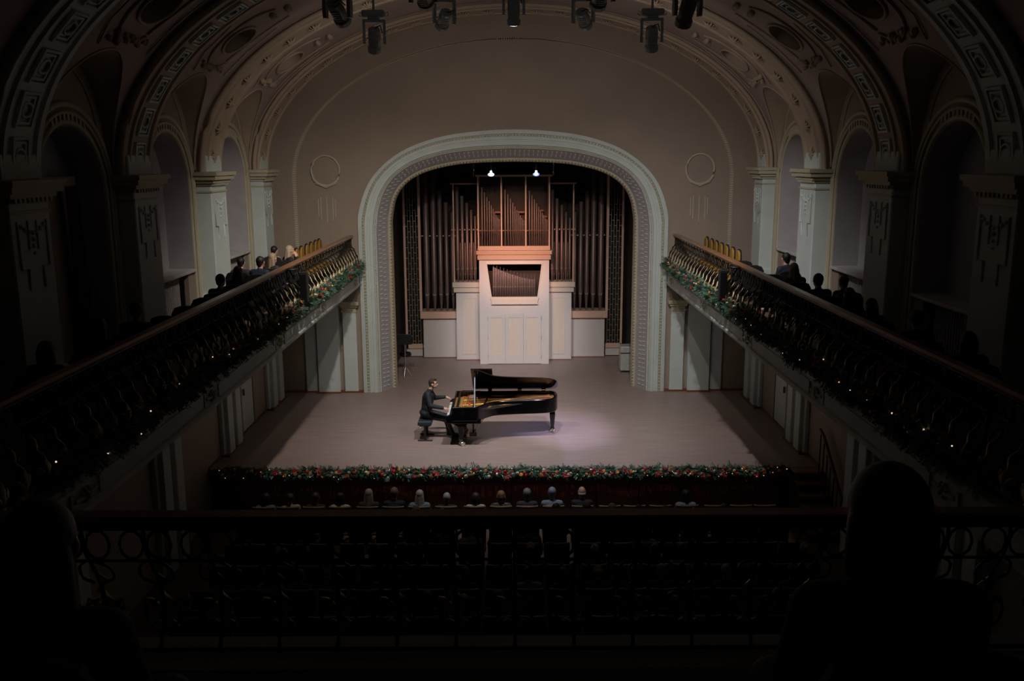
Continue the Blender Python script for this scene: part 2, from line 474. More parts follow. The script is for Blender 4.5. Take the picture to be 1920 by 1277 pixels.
# oculi with scrolls
OCULI = []
def vp(y, t, off=.02):
    return (VA * math.cos(t) * (1 - off / VA), y, VZ + (VB_ - off) * math.sin(t))
for c in BAYS:
    for s in (-1, 1):
        tc = math.acos(5.45 / VA)
        T = (lambda d: tc + d / 5.2) if s > 0 else (lambda d: PI - tc - d / 5.2)
        q = lambda dy, dt, off=.02: vp(c + .15 + dy * 1.25, T(dt), off)
        r = MB()
        r.tube([q(.40 * math.cos(a), .38 * math.sin(a)) for a in [2 * PI * k / 28 for k in range(28)]], .030, 6, closed=True)
        oc = r.build('oculus_ring', 'plaster_tan', ceil)
        # a real opening: the vault is cut open here and a short shaft leads up into the unlit attic
        mo = [q(.385 * math.cos(a), .365 * math.sin(a), 0.0) for a in [2 * PI * k / 28 for k in range(28)]]
        cc = Vector(q(0, 0, 0.0)); nn = Vector((cc.x / VA ** 2, 0, (cc.z - VZ) / VB_ ** 2)).normalized()
        MB().loft([mo, [tuple(Vector(p) + nn * .8) for p in mo]], closed=True, caps=False, smooth=True).build('oculus_shaft', 'plaster_tan', oc)
        OCULI.append((cc, nn, mo))
        g = MB()
        g.tube(smooth_poly([q(-.25, .9), q(-.48, .6), q(-.56, .1), q(-.50, -.4), q(-.25, -.72), q(.1, -.8), q(.4, -.6)], 4), .025, 5)
        g.tube(smooth_poly([q(.52, .95), q(.56, .4), q(.5, -.1), q(.38, -.55)], 4), .022, 5)
        g.tube([q(-.85, .2), q(-.78, -.5), q(-.6, -.95)], .016, 4)
        g.tube([q(.8, .6), q(.82, -.2), q(.78, -.9)], .016, 4)
        for k in range(12):
            g.ball(q(-.5 + .085 * k + rnd.uniform(-.03, .03), -.72 + rnd.uniform(-.1, .06), .04), rnd.uniform(.04, .075), 5, 4)
        for k in range(4):
            g.ball(q(-.1 + .05 * k, .78 + .28 * (k % 2), .05), .07, 5, 4, sy=1.6)
        g.build('scroll_relief', 'plaster_tan', oc)
        # lunette: tunnel, outline
        t = MB(); N = 44
        yy = [c - LW * math.cos(PI * k / N) for k in range(N + 1)]
        zz = [LZ + LH * math.sqrt(max(0, 1 - ((y - c) / LW) ** 2)) for y in yy]
        t.loft([[(s * xv(z), y, z) for y, z in zip(yy, zz)], [(s * (XU + .02), y, z) for y, z in zip(yy, zz)]], closed=False, smooth=True)
        lu = t.build('lunette', 'plaster_tan', ceil)
        MB().tube([(s * (xv(z) - .005), y, z) for y, z in zip(yy, zz)][1:-1], .022, 5).build('lunette_edge', 'plaster_tan', lu)
        kk = .72
        MB().tube([(s * (XU - .01), c + (y - c) * kk, LZ + .55 + (z - LZ) * .60) for y, z in zip(yy, zz)], .025, 5).build('lunette_moulding', 'plaster_tan', lu)

bm = bmesh.new(); bm.from_mesh(ceil.data)
for cc, nn, mo in OCULI:
    tx = nn.cross(Vector((0, 1, 0))).normalized()
    def inside(v):
        d = v.co - cc
        return abs(d.dot(nn)) < .4 and (d.y / .53) ** 2 + (d.dot(tx) / .41) ** 2 < 1
    dead = [f for f in bm.faces if any(inside(v) for v in f.verts)]
    rim = {e for f in dead for e in f.edges}
    bmesh.ops.delete(bm, geom=dead, context='FACES')
    rim = [e for e in rim if e.is_valid and len(e.link_faces) == 1]
    vs = [bm.verts.new(p) for p in mo]
    ring = [bm.edges.new((vs[i], vs[(i + 1) % len(vs)])) for i in range(len(vs))]
    bmesh.ops.bridge_loops(bm, edges=rim + ring)
for f in bm.faces: f.smooth = True
bm.to_mesh(ceil.data); bm.free(); ceil.data.update()

# ---- side walls
for s, side in ((-1, 'left'), (1, 'right')):
    b = MB()
    b.add([(s * XW, Y_REAR, ZF), (s * XW, YB, ZF), (s * XW, YB, 3.2), (s * XW, Y_REAR, 3.2)], [(0, 1, 2, 3)])
    b.add([(s * XU, Y_REAR, ZG), (s * XU, 13.2, ZG), (s * XU, 13.2, LZ + .05), (s * XU, Y_REAR, LZ + .05)], [(0, 1, 2, 3)])
    ycols = sorted(set([13.2, YB] + [c + d for c in BAYS for d in [-LW, LW, -NW, NW] + [-NW * math.cos(PI * k / 30) for k in range(31)] + [-LW * math.cos(PI * k / 30) for k in range(31)]]))
    def zlow(y, e):
        for c in BAYS:
            d = y + e - c
            if abs(d) < NW:
                return NS + math.sqrt(max(0, NW ** 2 - (y - c) ** 2))
        return ZG
    for ya, yb in zip(ycols, ycols[1:]):
        if yb - ya < 1e-6: continue
        e = (yb - ya) / 2
        b.add([(s * XU, ya, zlow(ya, e)), (s * XU, yb, zlow(yb, -e)), (s * XU, yb, lun(yb) + .02), (s * XU, ya, lun(ya) + .02)], [(0, 1, 2, 3)])
    wall = b.build('wall_' + side, 'plaster')
    tag(struct(wall), 'beige wall with arched niches along the %s balcony' % side, 'wall')
    for c in BAYS:
        n = MB(); N = 26; xb = XU + .55
        prof = [(c - NW, ZG)] + [(c - NW * math.cos(PI * k / N), NS + NW * math.sin(PI * k / N)) for k in range(N + 1)] + [(c + NW, ZG)]
        n.loft([[(s * XU, y, z) for y, z in prof], [(s * xb, y, z) for y, z in prof]], closed=False)
        n.add([(s * xb, y, z) for y, z in prof], [tuple(range(len(prof)))])
        ni = n.build('niche', 'plaster_mauve', wall)
        a = MB()
        for rr_, dx, rad in ((.06, .0, .045), (.20, .02, .03), (.33, .0, .05)):
            pr = [(c - NW - rr_, ZG)] + [(c - (NW + rr_) * math.cos(PI * k / N), NS + (NW + rr_) * math.sin(PI * k / N)) for k in range(N + 1)] + [(c + NW + rr_, ZG)]
            a.tube([(s * (XU - dx), y, z) for y, z in pr], rad, 6)
        for k in range(-4, 5):
            t = PI / 2 + k * .11
            a.box(s * XU - .04, s * XU + .04, c + (NW + .13) * math.cos(t) - .03, c + (NW + .13) * math.cos(t) + .03, NS + (NW + .13) * math.sin(t) - .05, NS + (NW + .13) * math.sin(t) + .05)
        a.build('archivolt', 'plaster_cream', wall)
        if s > 0 or c != BAYS[2]:
            k = MB()
            x0, x1 = sorted((s * (XU - .06), s * (xb - .01)))
            k.cbox(x0, x1, c - NW, c + NW, 4.36, 4.42, .012, 0)
            si = k.build('window_sill', 'sill_white', wall)
            x0, x1 = sorted((s * (XU + .02), s * (XU + .12)))
            MB().box(x0, x1, c - NW, c - NW + .35, ZG, 4.36).box(x0, x1, c + NW - .35, c + NW, ZG, 4.36).build('apron', 'plaster', si)
            rad = MB()
            for j in range(15):
                yy = c - NW + .39 + j * .09
                rad.cbox(min(s * (XU + .16), s * (XU + .26)), max(s * (XU + .16), s * (XU + .26)), yy - .025, yy + .025, ZG + .1, 4.3, .01)
            rad.build('radiator', 'radiator', si)
    # piers
    for i, yp in enumerate(PIERS):
        hw = .53 if i else .42
        p = MB()
        x0, x1 = sorted((s * (XU - .34), s * (XU + .02)))
        p.cbox(x0, x1, yp - hw, yp + hw, ZG, 6.2, .02)
        x2, x3 = sorted((s * (XU - .40), s * (XU + .02)))
        p.cbox(x2, x3, yp - hw - .05, yp + hw + .05, ZG, ZG + .35, .03)
        x2, x3 = sorted((s * (XU - .28), s * (XU + .02)))
        p.cbox(x2, x3, yp - hw + .02, yp + hw - .02, 6.5, 6.85, .02)
        pier = p.build('pier', 'plaster_pale', wall)
        c = MB()
        for g, z0, z1 in ((.02, 6.05, 6.09), (.03, 6.2, 6.26), (.09, 6.26, 6.33), (.16, 6.33, 6.42), (.20, 6.42, 6.5)):
            xa, xc = sorted((s * (XU - .34 - g), s * XU)); c.box(xa, xc, yp - hw - g, min(yp + hw + g, YB), z0, z1)
        for k in range(9):
            yy = yp - hw + .06 + k * (2 * hw - .12) / 8
            xa, xc = sorted((s * (XU - .42), s * (XU - .3))); c.box(xa, xc, yy - .025, yy + .025, 6.2, 6.26)
        c.build('capital', 'plaster_cream', pier)
        r = MB(); xo = s * (XU - .352)
        for d in (-1, 1):
            r.tube([(xo, yp + d * .38 * hw / .53, 5.95), (xo, yp + d * .38 * hw / .53, 5.3), (xo, yp + d * .2, 5.3), (xo, yp + d * .2, 5.0)], .018, 4)
            r.tube([(xo, yp + d * .12, 5.95), (xo, yp + d * .12, 5.55)], .014, 4)
        for k in range(7):
            r.ball((xo, yp - .3 + .1 * k, 5.88 - .10 * math.sin(PI * k / 6)), .035, 5, 4)
        for k in range(3):
            r.ball((xo, yp, 5.7 - .1 * k), .035 - .006 * k, 5, 4)
        r.build('fret_relief', 'plaster_pale', pier)
    # pilasters, doors and baseboard below the balcony
    for yp, hw in ((24.75, .72), (20.7, .62), (16.75, .62), (12.6, .62)):
        z0 = 0 if yp > SF else ZF
        x0, x1 = sorted((s * (XW - .10), s * XW)); p = MB().cbox(x0, x1, yp - hw, yp + hw, z0, 3.2, .015)
        pl = p.build('pilaster', 'plaster_pale', wall)
        for d in (-1, 1):
            x2, x3 = sorted((s * (XW - .20), s * (XW - .08)))
            MB().cbox(x2, x3, yp + d * hw * .5 - .19, yp + d * hw * .5 + .19, z0, 3.15, .015).build('pilaster_strip', 'plaster_pale', pl)
        x2, x3 = sorted((s * (XW - .24), s * XW)); MB().box(x2, x3, yp - hw - .04, yp + hw + .04, 3.0, 3.1).build('capital', 'plaster_cream', pl)
    k = MB(); x0, x1 = sorted((s * (XW - .03), s * XW)); k.box(x0, x1, SF, YB, 0, .05)
    for yp, hw in ((24.75, .74), (20.7, .64)):
        x2, x3 = sorted((s * (XW - .22), s * XW)); k.box(x2, x3, yp - hw, yp + hw, 0, .05)
    tag(struct(k.build('baseboard_' + side, 'base_red')), 'reddish wooden baseboard along the %s stage wall' % side, 'baseboard')
    d = MB(); x0, x1 = sorted((s * (XW - .035), s * (XW - .002)))
    d.cbox(x0, x1, 21.75, 22.75, .075, 2.5, .01)
    do = d.build('door_1' if s < 0 else 'door_2', 'plaster_pale'); tag(struct(do), 'pale flush door in the %s wall beside the stage' % side, 'door')
    f = MB(); x2, x3 = sorted((s * (XW - .06), s * XW))
    f.box(x2, x3, 21.66, 21.74, .07, 2.6).box(x2, x3, 22.76, 22.84, .07, 2.6).box(x2, x3, 21.66, 22.84, 2.51, 2.6)
    f.build('door_frame', 'plaster', do)
    hx = s * (XW - .06); MB().cbox(min(hx, hx - s * .03), max(hx, hx - s * .03), 21.85, 21.93, 1.0, 1.16, .008).build('handle', 'iron', do)
# rear wall (behind the camera)
wr = MB().box(-7.2, 7.2, Y_REAR - .1, Y_REAR, ZF, 10.9).build('wall_rear', 'plaster')
tag(struct(wr), 'plain wall at the back of the hall', 'wall')
# door and curtain in the first left niche
dk = MB().box(-7.5, -7.44, 13.9, 15.3, ZG, 6.35).box(-7.5, -7.35, 13.75, 15.45, 6.35, 6.5)
o = dk.build('door_3', 'plaster_tan'); tag(struct(o), 'tall door under a lintel in the left balcony niche', 'door')
cu = MB(); ring = []
for k in range(25):
    ring.append((-7.28 + .05 * math.sin(k * 1.7), 14.98 + .012 * k))
cu.loft([[(x, y, 6.34) for x, y in ring], [(x, 14.98 + (y - 14.98) * 1.3, 4.9) for x, y in ring], [(x, 14.98 + (y - 14.98) * 1.6, ZG + .005) for x, y in ring]], closed=False, smooth=True)
o = cu.build('curtain', 'curtain_red'); tag(o, 'dark red curtain drawn aside in the left balcony niche', 'curtain')

# ================================================================== BALCONIES AND BALUSTRADES
PROF = [(4.56, 3.14), (4.46, 3.14), (4.46, 3.18), (4.42, 3.20), (4.42, 3.24), (4.45, 3.26), (4.45, 3.50), (4.42, 3.53), (4.40, 3.56), (4.38, 3.59), (4.38, 3.63), (4.62, 3.63), (4.62, 3.2), (4.56, 3.2)]
YR = 5.35
def baluster_meshes():
    # local frame: +x points out over the hall, z up from the ledge (0) to the handrail (0.94)
    bar = MB()
    prof = smooth_poly([(-.12, 0, .93), (-.09, 0, .74), (.02, 0, .55), (.09, 0, .38), (.085, 0, .22), (.02, 0, .08), (.0, 0, 0)], 4)
    bar.tube(prof, .013, 4)
    for d in (-1, 1):
        bar.tube([(-.10, d * .085 + .075 * math.cos(2 * PI * k / 10), .79 + .095 * math.sin(2 * PI * k / 10)) for k in range(10)], .010, 4, closed=True)
        bar.tube(smooth_poly([(-.05, d * .02, .66), (.0, d * .09, .60), (.05, d * .10, .50), (.06, d * .03, .46)], 3), .010, 4)
        bar.tube(smooth_poly([(.05, d * .02, .12), (.07, d * .10, .18), (.08, d * .11, .28), (.085, d * .03, .33)], 3), .010, 4)
    leaf = MB()
    pts = [(.0, .0, .62), (.045, .03, .55), (.085, -.03, .47), (.115, .03, .39), (.13, -.01, .29), (.12, .0, .20), (.08, 0, .10)]
    wd = [.004, .013, .014, .022, .050, .042, .010]
    leaf.tube(smooth_poly(pts, 2), resample([(a, 0) for a in wd], 13) and [a for a, _ in resample([(wd[i], i * 10.0) for i in range(7)], 13)], 5, flat=.7)
    for d in (-1, 1):
        leaf.tube(smooth_poly([(.12, 0, .20), (.13, d * .06, .27), (.11, d * .11, .32), (.10, d * .12, .25)], 2), [.02, .026, .024, .02, .014, .01, .006], 5)
        leaf.tube(smooth_poly([(.10, 0, .12), (.11, d * .05, .16), (.10, d * .09, .13)], 2), [.016, .02, .018, .012, .006], 5)
    return bar.mesh('baluster', 'iron'), leaf.mesh('gilded_leaf', 'gilt')
BAR, LEAF = baluster_meshes()
SP = .37
def balustrade(label, group, p0, p1, out_rot):
    """p0 to p1 along the ledge top; out_rot turns local +x to face the hall."""
    b = thing('balustrade', label, 'balustrade', (p0[0], p0[1], 3.63), 0, group)
    L = math.dist(p0, p1); n = int(L / SP)
    ang = math.atan2(p1[1] - p0[1], p1[0] - p0[0])
    c, s_ = math.cos(out_rot), math.sin(out_rot)
    def off(t, o):      # t along, o outward
        return (t * math.cos(ang) + o * c, t * math.sin(ang) + o * s_)
    hr = MB()
    sec = [(-.17, .93), (-.19, .97), (-.17, 1.0), (-.06, 1.0), (-.04, .97), (-.06, .93)]
    hr.loft([[(*off(t, o), z) for o, z in sec] for t in (0, L)])
    hr.build('handrail', 'rail_wood', b)
    br = MB()
    for o, z, r_ in ((-.12, .905, .014), (-.09, .68, .010), (0, .02, .016)):
        x0, y0 = off(0, o); x1, y1 = off(L, o)
        br.tube([(x0, y0, z), (x1, y1, z)], r_, 4)
    br.build('iron_rails', 'iron', b)
    for i in range(n):
        t = (i + .5) * L / n
        x, y = off(t, 0)
        o = put('baluster', BAR, b, (x, y, 0), (0, 0, out_rot))
        put('gilded_leaf', LEAF, o)
    return b
for s, side in ((-1, 'left'), (1, 'right')):
    bal = thing('side_balcony', 'pale moulded side balcony carrying the balustrade on the %s of the stage' % side, 'balcony', (0, 0, 0))
    struct(bal)
    MB().prism([(s * x, z) for x, z in PROF], YR, YB - .01, 'y').build('fascia', 'plaster_pale', bal)
    x0, x1 = sorted((s * 4.6, s * XU)); MB().box(x0, x1, YR, YB - .02, 3.2, 3.44).build('slab', 'plaster_pale', bal)
    x0, x1 = sorted((s * 4.66, s * (XU - .002))); MB().box(x0, x1, YR, YB - .02, 3.44, ZG).build('deck', 'gallery_floor', bal)
    ro = [25.3, 20.9, 16.9, 12.9, 8.9]
    for k, y in enumerate(ro):
        x0, x1 = sorted((s * 4.425, s * 4.455))
        for d in (-1, 1): MB().box(x0, x1, y + d * .32 - .02, y + d * .32 + .02, 3.27, 3.46).build('rosette_border', 'plaster_pale', bal)
        q = MB()
        for j in range(7):
            a = 2 * PI * j / 7
            q.ball((s * 4.44, y + .09 * math.cos(a), 3.365 + .06 * math.sin(a)), .035, 5, 4)
        q.ball((s * 4.43, y, 3.365), .04, 6, 5)
        q.tube([(s * 4.445, y - .24, 3.36), (s * 4.44, y, 3.345), (s * 4.445, y + .24, 3.36)], .03, 6)
        q.build('rosette', 'plaster_cream', bal)
        x0, x1 = sorted((s * 4.60, s * 6.8)); MB().box(x0, x1, y - .3, y + .3, 3.06, 3.21).build('soffit_beam', 'plaster', bal)
        if k < 4:
            x0, x1 = sorted((s * 4.435, s * 4.455)); MB().cbox(x0, x1, ro[k + 1] + .36, y - .36, 3.285, 3.475, .008).build('fascia_panel', 'plaster_pale', bal)
    balustrade('wrought iron balustrade with gilded leaves on the %s balcony' % side, 'balcony balustrades', (s * 4.54, YR), (s * 4.54, YB - .03), 0 if s < 0 else PI)
# balcony at the back, from whose raked seats the photograph is taken
rb = thing('rear_balcony', 'dark raked rear balcony facing the stage', 'balcony', (0, 0, 0)); struct(rb)
MB().box(-4.62, 4.62, Y_REAR, YR - .1, 3.2, ZG).prism([(YR - .2, 3.2), (YR - .02, 3.2), (YR + .02, 3.5), (YR + .2, 3.58), (YR + .2, 3.63), (YR - .2, 3.63)], -4.6, 4.6, 'x').build('slab', 'plaster_pale', rb)
for k in range(6):
    MB().box(-4.55, 4.55, Y_REAR + .02, 4.2 - k * .95, ZG + .44 * k + (.001 if k == 0 else 0), ZG + .44 * (k + 1)).build('tier', 'gallery_floor', rb)
balustrade('unlit balustrade along the front of the rear balcony', 'balcony balustrades', (-4.38, YR), (4.38, YR), PI / 2)

# stairs from the stage to the stalls
st = thing('stage_stairs', 'dark wooden steps from the stage down to the right aisle', 'stairs', (6.46, 18.6, ZF))
for k in range(6):
    z1 = -.183 * k
    y1 = SF - .03 if k == 0 else 18.9 - .24 * (k - 1)
    y0 = 18.9 - .24 * k
    MB().cbox(-.33, .33, y0 - 18.6 - .02, y1 - 18.6, z1 - .045 - ZF, z1 - .001 - ZF, .008).build('tread', 'rail_wood', st)
    MB().box(-.32, .32, y0 - 18.6, y1 - 18.6, 0.002, z1 - .045 - ZF).build('riser', 'mahogany', st)
hr = MB().tube([(.20, .35, 2.05), (.20, .1, 1.98), (.20, -1.15, 1.02), (.20, -1.2, .95)], .035, 8); hr.build('handrail', 'mahogany', st)
for k in range(7):
    y = .28 - .23 * k
    zt = 1.98 + (y - .1) * .768 if y < .1 else 2.0
    zb = max(0.02, -ZF - .183 * max(0, math.ceil((.3 - y) / .24)))
    MB().tube([(.20, y, zb), (.20, y, zt)], .014, 6).build('rail_post', 'iron', st)

# ================================================================== PIPE ORGAN
org = thing('pipe_organ', 'large pipe organ in a pale wooden case behind the stage arch', 'organ', (0, 0, 0))
YC, YM, YO, YG = 29.7, 30.3, 30.7, 30.9
def pipe(x, y, zb, zm, zt, r, shield=False, mat='pipe'):
    b = MB()
    b.lathe([(r * .28, zb), (r * .34, zb + .02), (r * .97, zm - .02), (r, zm)], 10, (x, y, 0))
    b.lathe([(r, zm), (r, zt), (r * .9, zt + .004), (r * .9, zt - .03)], 10, (x, y, 0))
    o = b.build('organ_pipe', mat, org)
    l = MB()       # the lower lip slopes outwards, so it catches the light from above
    zl = zm - r * .9
    l.loft([[(x - r * .7, y - r * .72, zm + .005), (x + r * .7, y - r * .72, zm + .005), (x + r * .7, y - r * .5, zm + .005), (x - r * .7, y - r * .5, zm + .005)],
            [(x - r * .5, y - r * 1.25, zl), (x + r * .5, y - r * 1.25, zl), (x + r * .5, y - r * .5, zl), (x - r * .5, y - r * .5, zl)]])
    l.build('mouth_lip', 'pipe', o)
    if shield:
        k = MB()
        pts = [(x - r * .75, zm + .03)] + [(x - r * .75 * math.cos(PI * i / 8), zm + .22 + r * .9 * math.sin(PI * i / 8)) for i in range(9)] + [(x + r * .75, zm + .03)]
        k.tube([(a, y - r * (1.0 - .32 * abs(a - x) / r), c) for a, c in pts], .008, 4)
        k.build('mouth_shield', 'pipe', o)
    return o
# centre case
b = MB()
b.box(-1.12, 1.18, YC, YC + .05, 0, 2.06)
b.prism([(-1.12, 2.06), (-.72, 2.06), (-.88, 3.38), (-1.12, 3.38)], YC, YC + .05, 'y')
b.prism([(.80, 2.06), (1.18, 2.06), (1.18, 3.38), (.95, 3.38)], YC, YC + .05, 'y')
b.box(-1.12, 1.18, YC, YC + .05, 3.38, 3.52)
for x in (-1.12, 1.13): b.box(x, x + .05, YC + .05, YC + 1.2, 0, 3.52)
b.build('centre_case', 'organ_paint', org)
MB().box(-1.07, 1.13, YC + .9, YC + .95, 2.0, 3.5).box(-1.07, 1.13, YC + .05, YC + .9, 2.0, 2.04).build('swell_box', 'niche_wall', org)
f = MB()
f.prism([(-.90, 3.40), (-.72, 2.10), (-.69, 2.10), (-.86, 3.36), (.93, 3.36), (.77, 2.10), (.80, 2.10), (.97, 3.40)], YC - .04, YC + .06, 'y')
f.box(-.76, .84, YC - .08, YC + .06, 2.22, 2.28).prism([(-.74, 2.22), (.82, 2.22), (.79, 2.06), (-.71, 2.06)], YC - .10, YC + .02, 'y').box(-.73, .81, YC - .13, YC, 2.04, 2.07)
f.build('window_frame', 'organ_panel', org)
de = [-.85, -.27, .33, .92]
for k in range(3):
    x0, x1 = de[k] + .004, de[k + 1] - .004
    zt = 1.66 if k != 1 else 1.72
    d = MB()
    for (a, b_, c, e) in ((x0, x0 + .10, .02, zt), (x1 - .10, x1, .02, zt), (x0 + .10, x1 - .10, .02, .32), (x0 + .10, x1 - .10, 1.58, zt)):
        d.box(a, b_, YC - .035, YC + .01, c, e)
    do = d.build('door', 'organ_paint', org)
    MB().box(x0 + .10, x1 - .10, YC - .012, YC + .01, .32, 1.58).build('door_panel', 'organ_panel', do)
    for z in (.2, .85, 1.5):
        if k != 1:
            hx = x0 - .008 if k == 0 else x1 + .002
            MB().box(hx, hx + .012, YC - .045, YC - .03, z, z + .12).build('hinge', 'grille', do)
c = MB()
c.prism([(YC, 3.50), (YC - .10, 3.52), (YC - .13, 3.66), (YC, 3.66)], -1.17, 1.23, 'x')
c.box(-1.14, 1.20, YC - .07, YC + .3, 3.66, 3.69)
c.prism([(YC, 3.69), (YC - .13, 3.69), (YC - .16, 3.82), (YC, 3.82)], -1.20, 1.26, 'x')
c.box(-1.20, 1.26, YC - .16, YC + .9, 3.80, 3.82)
c.build('cornice', 'organ_wood', org)
u = MB().box(-1.15, 1.21, YC - .06, YC - .02, 3.82, 3.96)
for x in (-1.13, -.375, .415, 1.18): u.box(x - .022, x + .022, YC - .08, YC - .01, 3.83, 6.20)
for x in (-1.13, 1.18): u.box(x - .022, x + .022, YC - .01, YC + .85, 3.83, 6.20)
u.box(-1.20, 1.26, YC - .10, YC + .02, 6.19, 6.25)
u.build('upper_frame', 'organ_wood', org)
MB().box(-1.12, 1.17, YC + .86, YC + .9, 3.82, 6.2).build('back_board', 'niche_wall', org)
bt = MB().box(-1.1, 1.15, YC + .10, YC + .12, 4.44, 4.47)
for x0, x1, z in ((-.75, -.42, 5.0), (.75, 1.0, 5.05), (.95, 1.12, 4.85), (.1, .38, 5.0)): bt.box(x0, x1, YC + .5, YC + .54, z, z + .05)
bt.build('rack_bar', 'rail_wood', org)
for g, (xa, xb, zt, zl) in enumerate(((-1.05, -.42, 5.85, 4.80), (-.30, .37, 5.78, 4.78), (.49, 1.13, 5.74, 4.80))):
    n = 11; x = xa
    ws = [1.0 - .068 * i for i in range(n)]; tot = sum(ws)
    for i in range(n):
        wd = (xb - xa) * ws[i] / tot
        f_ = i / (n - 1)
        pipe(x + wd / 2, YC + .05, 3.96, 4.48, zl + (zt - zl) * (1 - f_) ** 1.55, wd * .33)
        x += wd
n = 25
for i in range(n):
    f_ = i / (n - 1); x = -.655 + 1.36 * f_
    pipe(x, YC + .14 + .02 * (i % 2), 2.28, 2.60, 2.83 + .42 * (1 - f_) ** 1.5, .026 - .010 * f_)
    pb = MB().lathe([(.012, 2.83 + .42 * (1 - f_) ** 1.5 - .02), (.010, 2.98 + .36 * (1 - f_) ** 1.5)], 6, (x, YC + .15, 0)).build('tuning_slide', 'pipe', org) if i % 2 == 0 else None
# side towers (not mirror images: the pipes fall to the right on both)
for s in (-1, 1):
    X = (lambda a, b_: (a, b_)) if s > 0 else (lambda a, b_: (-b_, -a))
    o_ = .03 * (s > 0)
    x0, x1 = X(1.12 + .06 * (s > 0), 1.93 + o_)
    b = MB().box(x0, x1, YM, YM + .8, .06, 2.32)
    b.box(x0 - .012, x1 + .012, YM - .015, YM + .8, .03, .10)
    t = b.build('tower_base', 'organ_paint', org)
    MB().box(x0, x1, YM - .006, YM + .8, 0, .035).build('plinth_strip', 'base_red', t)
    a0, a1 = X(1.29 + o_, 1.70 + o_)
    fr = MB()
    for (p, q, z0, z1) in ((a0 - .02, a0, .21, 2.16), (a1, a1 + .02, .21, 2.16), (a0, a1, .21, .23), (a0, a1, 2.14, 2.16)):
        fr.box(p, q, YM - .02, YM + .01, z0, z1)
    fr.build('panel_moulding', 'organ_paint', t)
    MB().box(a0, a1, YM - .006, YM + .01, .23, 2.14).build('tower_panel', 'organ_panel', t)
    c0, c1 = X(1.12, 2.00 + o_)
    c = MB()
    c.prism([(YM + .6, 2.34), (YM, 2.34), (YM - .10, 2.36), (YM - .12, 2.49), (YM + .6, 2.49)], c0, c1, 'x')
    c.box(c0, c1, YM - .06, YM + .6, 2.49, 2.53)
    d0, d1 = X(1.12, 2.04 + o_)
    c.prism([(YM + .6, 2.53), (YM - .13, 2.53), (YM - .15, 2.70), (YM + .6, 2.70)], d0, d1, 'x')
    c.build('cornice', 'organ_panel', org)
    u = MB(); px = s * (1.97 + o_)
    u.box(px - .022, px + .022, YM - .10, YM - .04, 2.70, 5.95)
    e0, e1 = X(1.16, 2.06 + o_); u.box(e0, e1, YM - .12, YM - .03, 5.93, 5.98)
    u.box(e0, e1, YM + .1, YM + .12, 4.42, 4.46)
    u.build('upper_frame', 'organ_wood', org)
    if s < 0:
        ps = [(-1.85, 5.85, .066), (-1.69, 5.56, .062), (-1.53, 5.33, .056), (-1.39, 5.10, .050), (-1.26, 4.90, .044)]
    else:
        ps = [(1.30, 5.76, .064), (1.46, 5.46, .060), (1.62, 5.25, .056), (1.76, 5.02, .050), (1.89, 4.82, .042)]
    for x, zt, r in ps: pipe(x, YM, 2.70, 3.17, zt, r)
    for x in ([p[0] + .075 for p in ps[:4]]): pipe(x, YM + .22, 2.70, 2.95, 4.0, .034)
    # outer towers
    x0, x1 = X(1.93, 3.10 + o_)
    b = MB().box(x0, x1, YO, YO + .8, .05, 1.40); b.box(x0, x1 , YO - .015, YO + .8, .03, .09)
    t = b.build('tower_base', 'organ_paint', org)
    MB().box(x0, x1, YO - .006, YO + .8, 0, .035).build('plinth_strip', 'base_red', t)
    x0, x1 = X(1.93, 3.19 + o_)
    MB().cbox(x0, x1, YO - .14, YO + .6, 1.40, 1.64, .015).build('wind_chest', 'organ_wood', org)
    px = s * (3.15 + o_)
    MB().box(px - .04, px + .04, YO - .14, YO - .06, 1.64, 7.2).build('post', 'organ_wood', org)
    for x, zt, r in ((2.94, 6.9, .098), (2.69, 6.45, .092), (2.47, 5.72, .080), (2.26, 5.33, .074), (2.06, 5.0, .060)):
        pipe(s * (x + o_), YO + .05, 1.64, 2.26, zt, r, True)
    x0, x1 = X(1.95, 3.12); MB().box(x0, x1, YO + .18, YO + .2, 4.18, 4.22).build('rack_bar', 'organ_wood', org)
    # lattice screens
    x0, x1 = X(3.16 + o_, 3.72 + o_)
    b = MB().box(x0, x1, YG, YG + .5, .04, .30); b.box(x0, x1, YG - .015, YG + .5, .03, .09)
    t = b.build('screen_base', 'organ_paint', org)
    q = MB(); pxo = s * (3.69 + o_)
    q.box(pxo - .035, pxo + .035, YG - .05, YG + .02, .30, 6.9).box(x0, x1, YG - .05, YG + .02, .30, .46)
    q.build('screen_frame', 'organ_wood', org)
    g = MB(); nb_ = 6
    for i in range(nb_):
        x = x0 + .05 + (x1 - x0 - .10) * i / (nb_ - 1)
        g.box(x - .006, x + .006, YG - .01, YG + .002, .46, 6.8)
        if i < nb_ - 1:
            xn = x0 + .05 + (x1 - x0 - .10) * (i + 1) / (nb_ - 1)
            z = .56 + (.18 if i % 2 else 0)
            while z < 6.7:
                g.box(x, xn, YG - .012, YG + .004, z - .008, z + .008); z += .36
    g.build('lattice', 'grille', org)

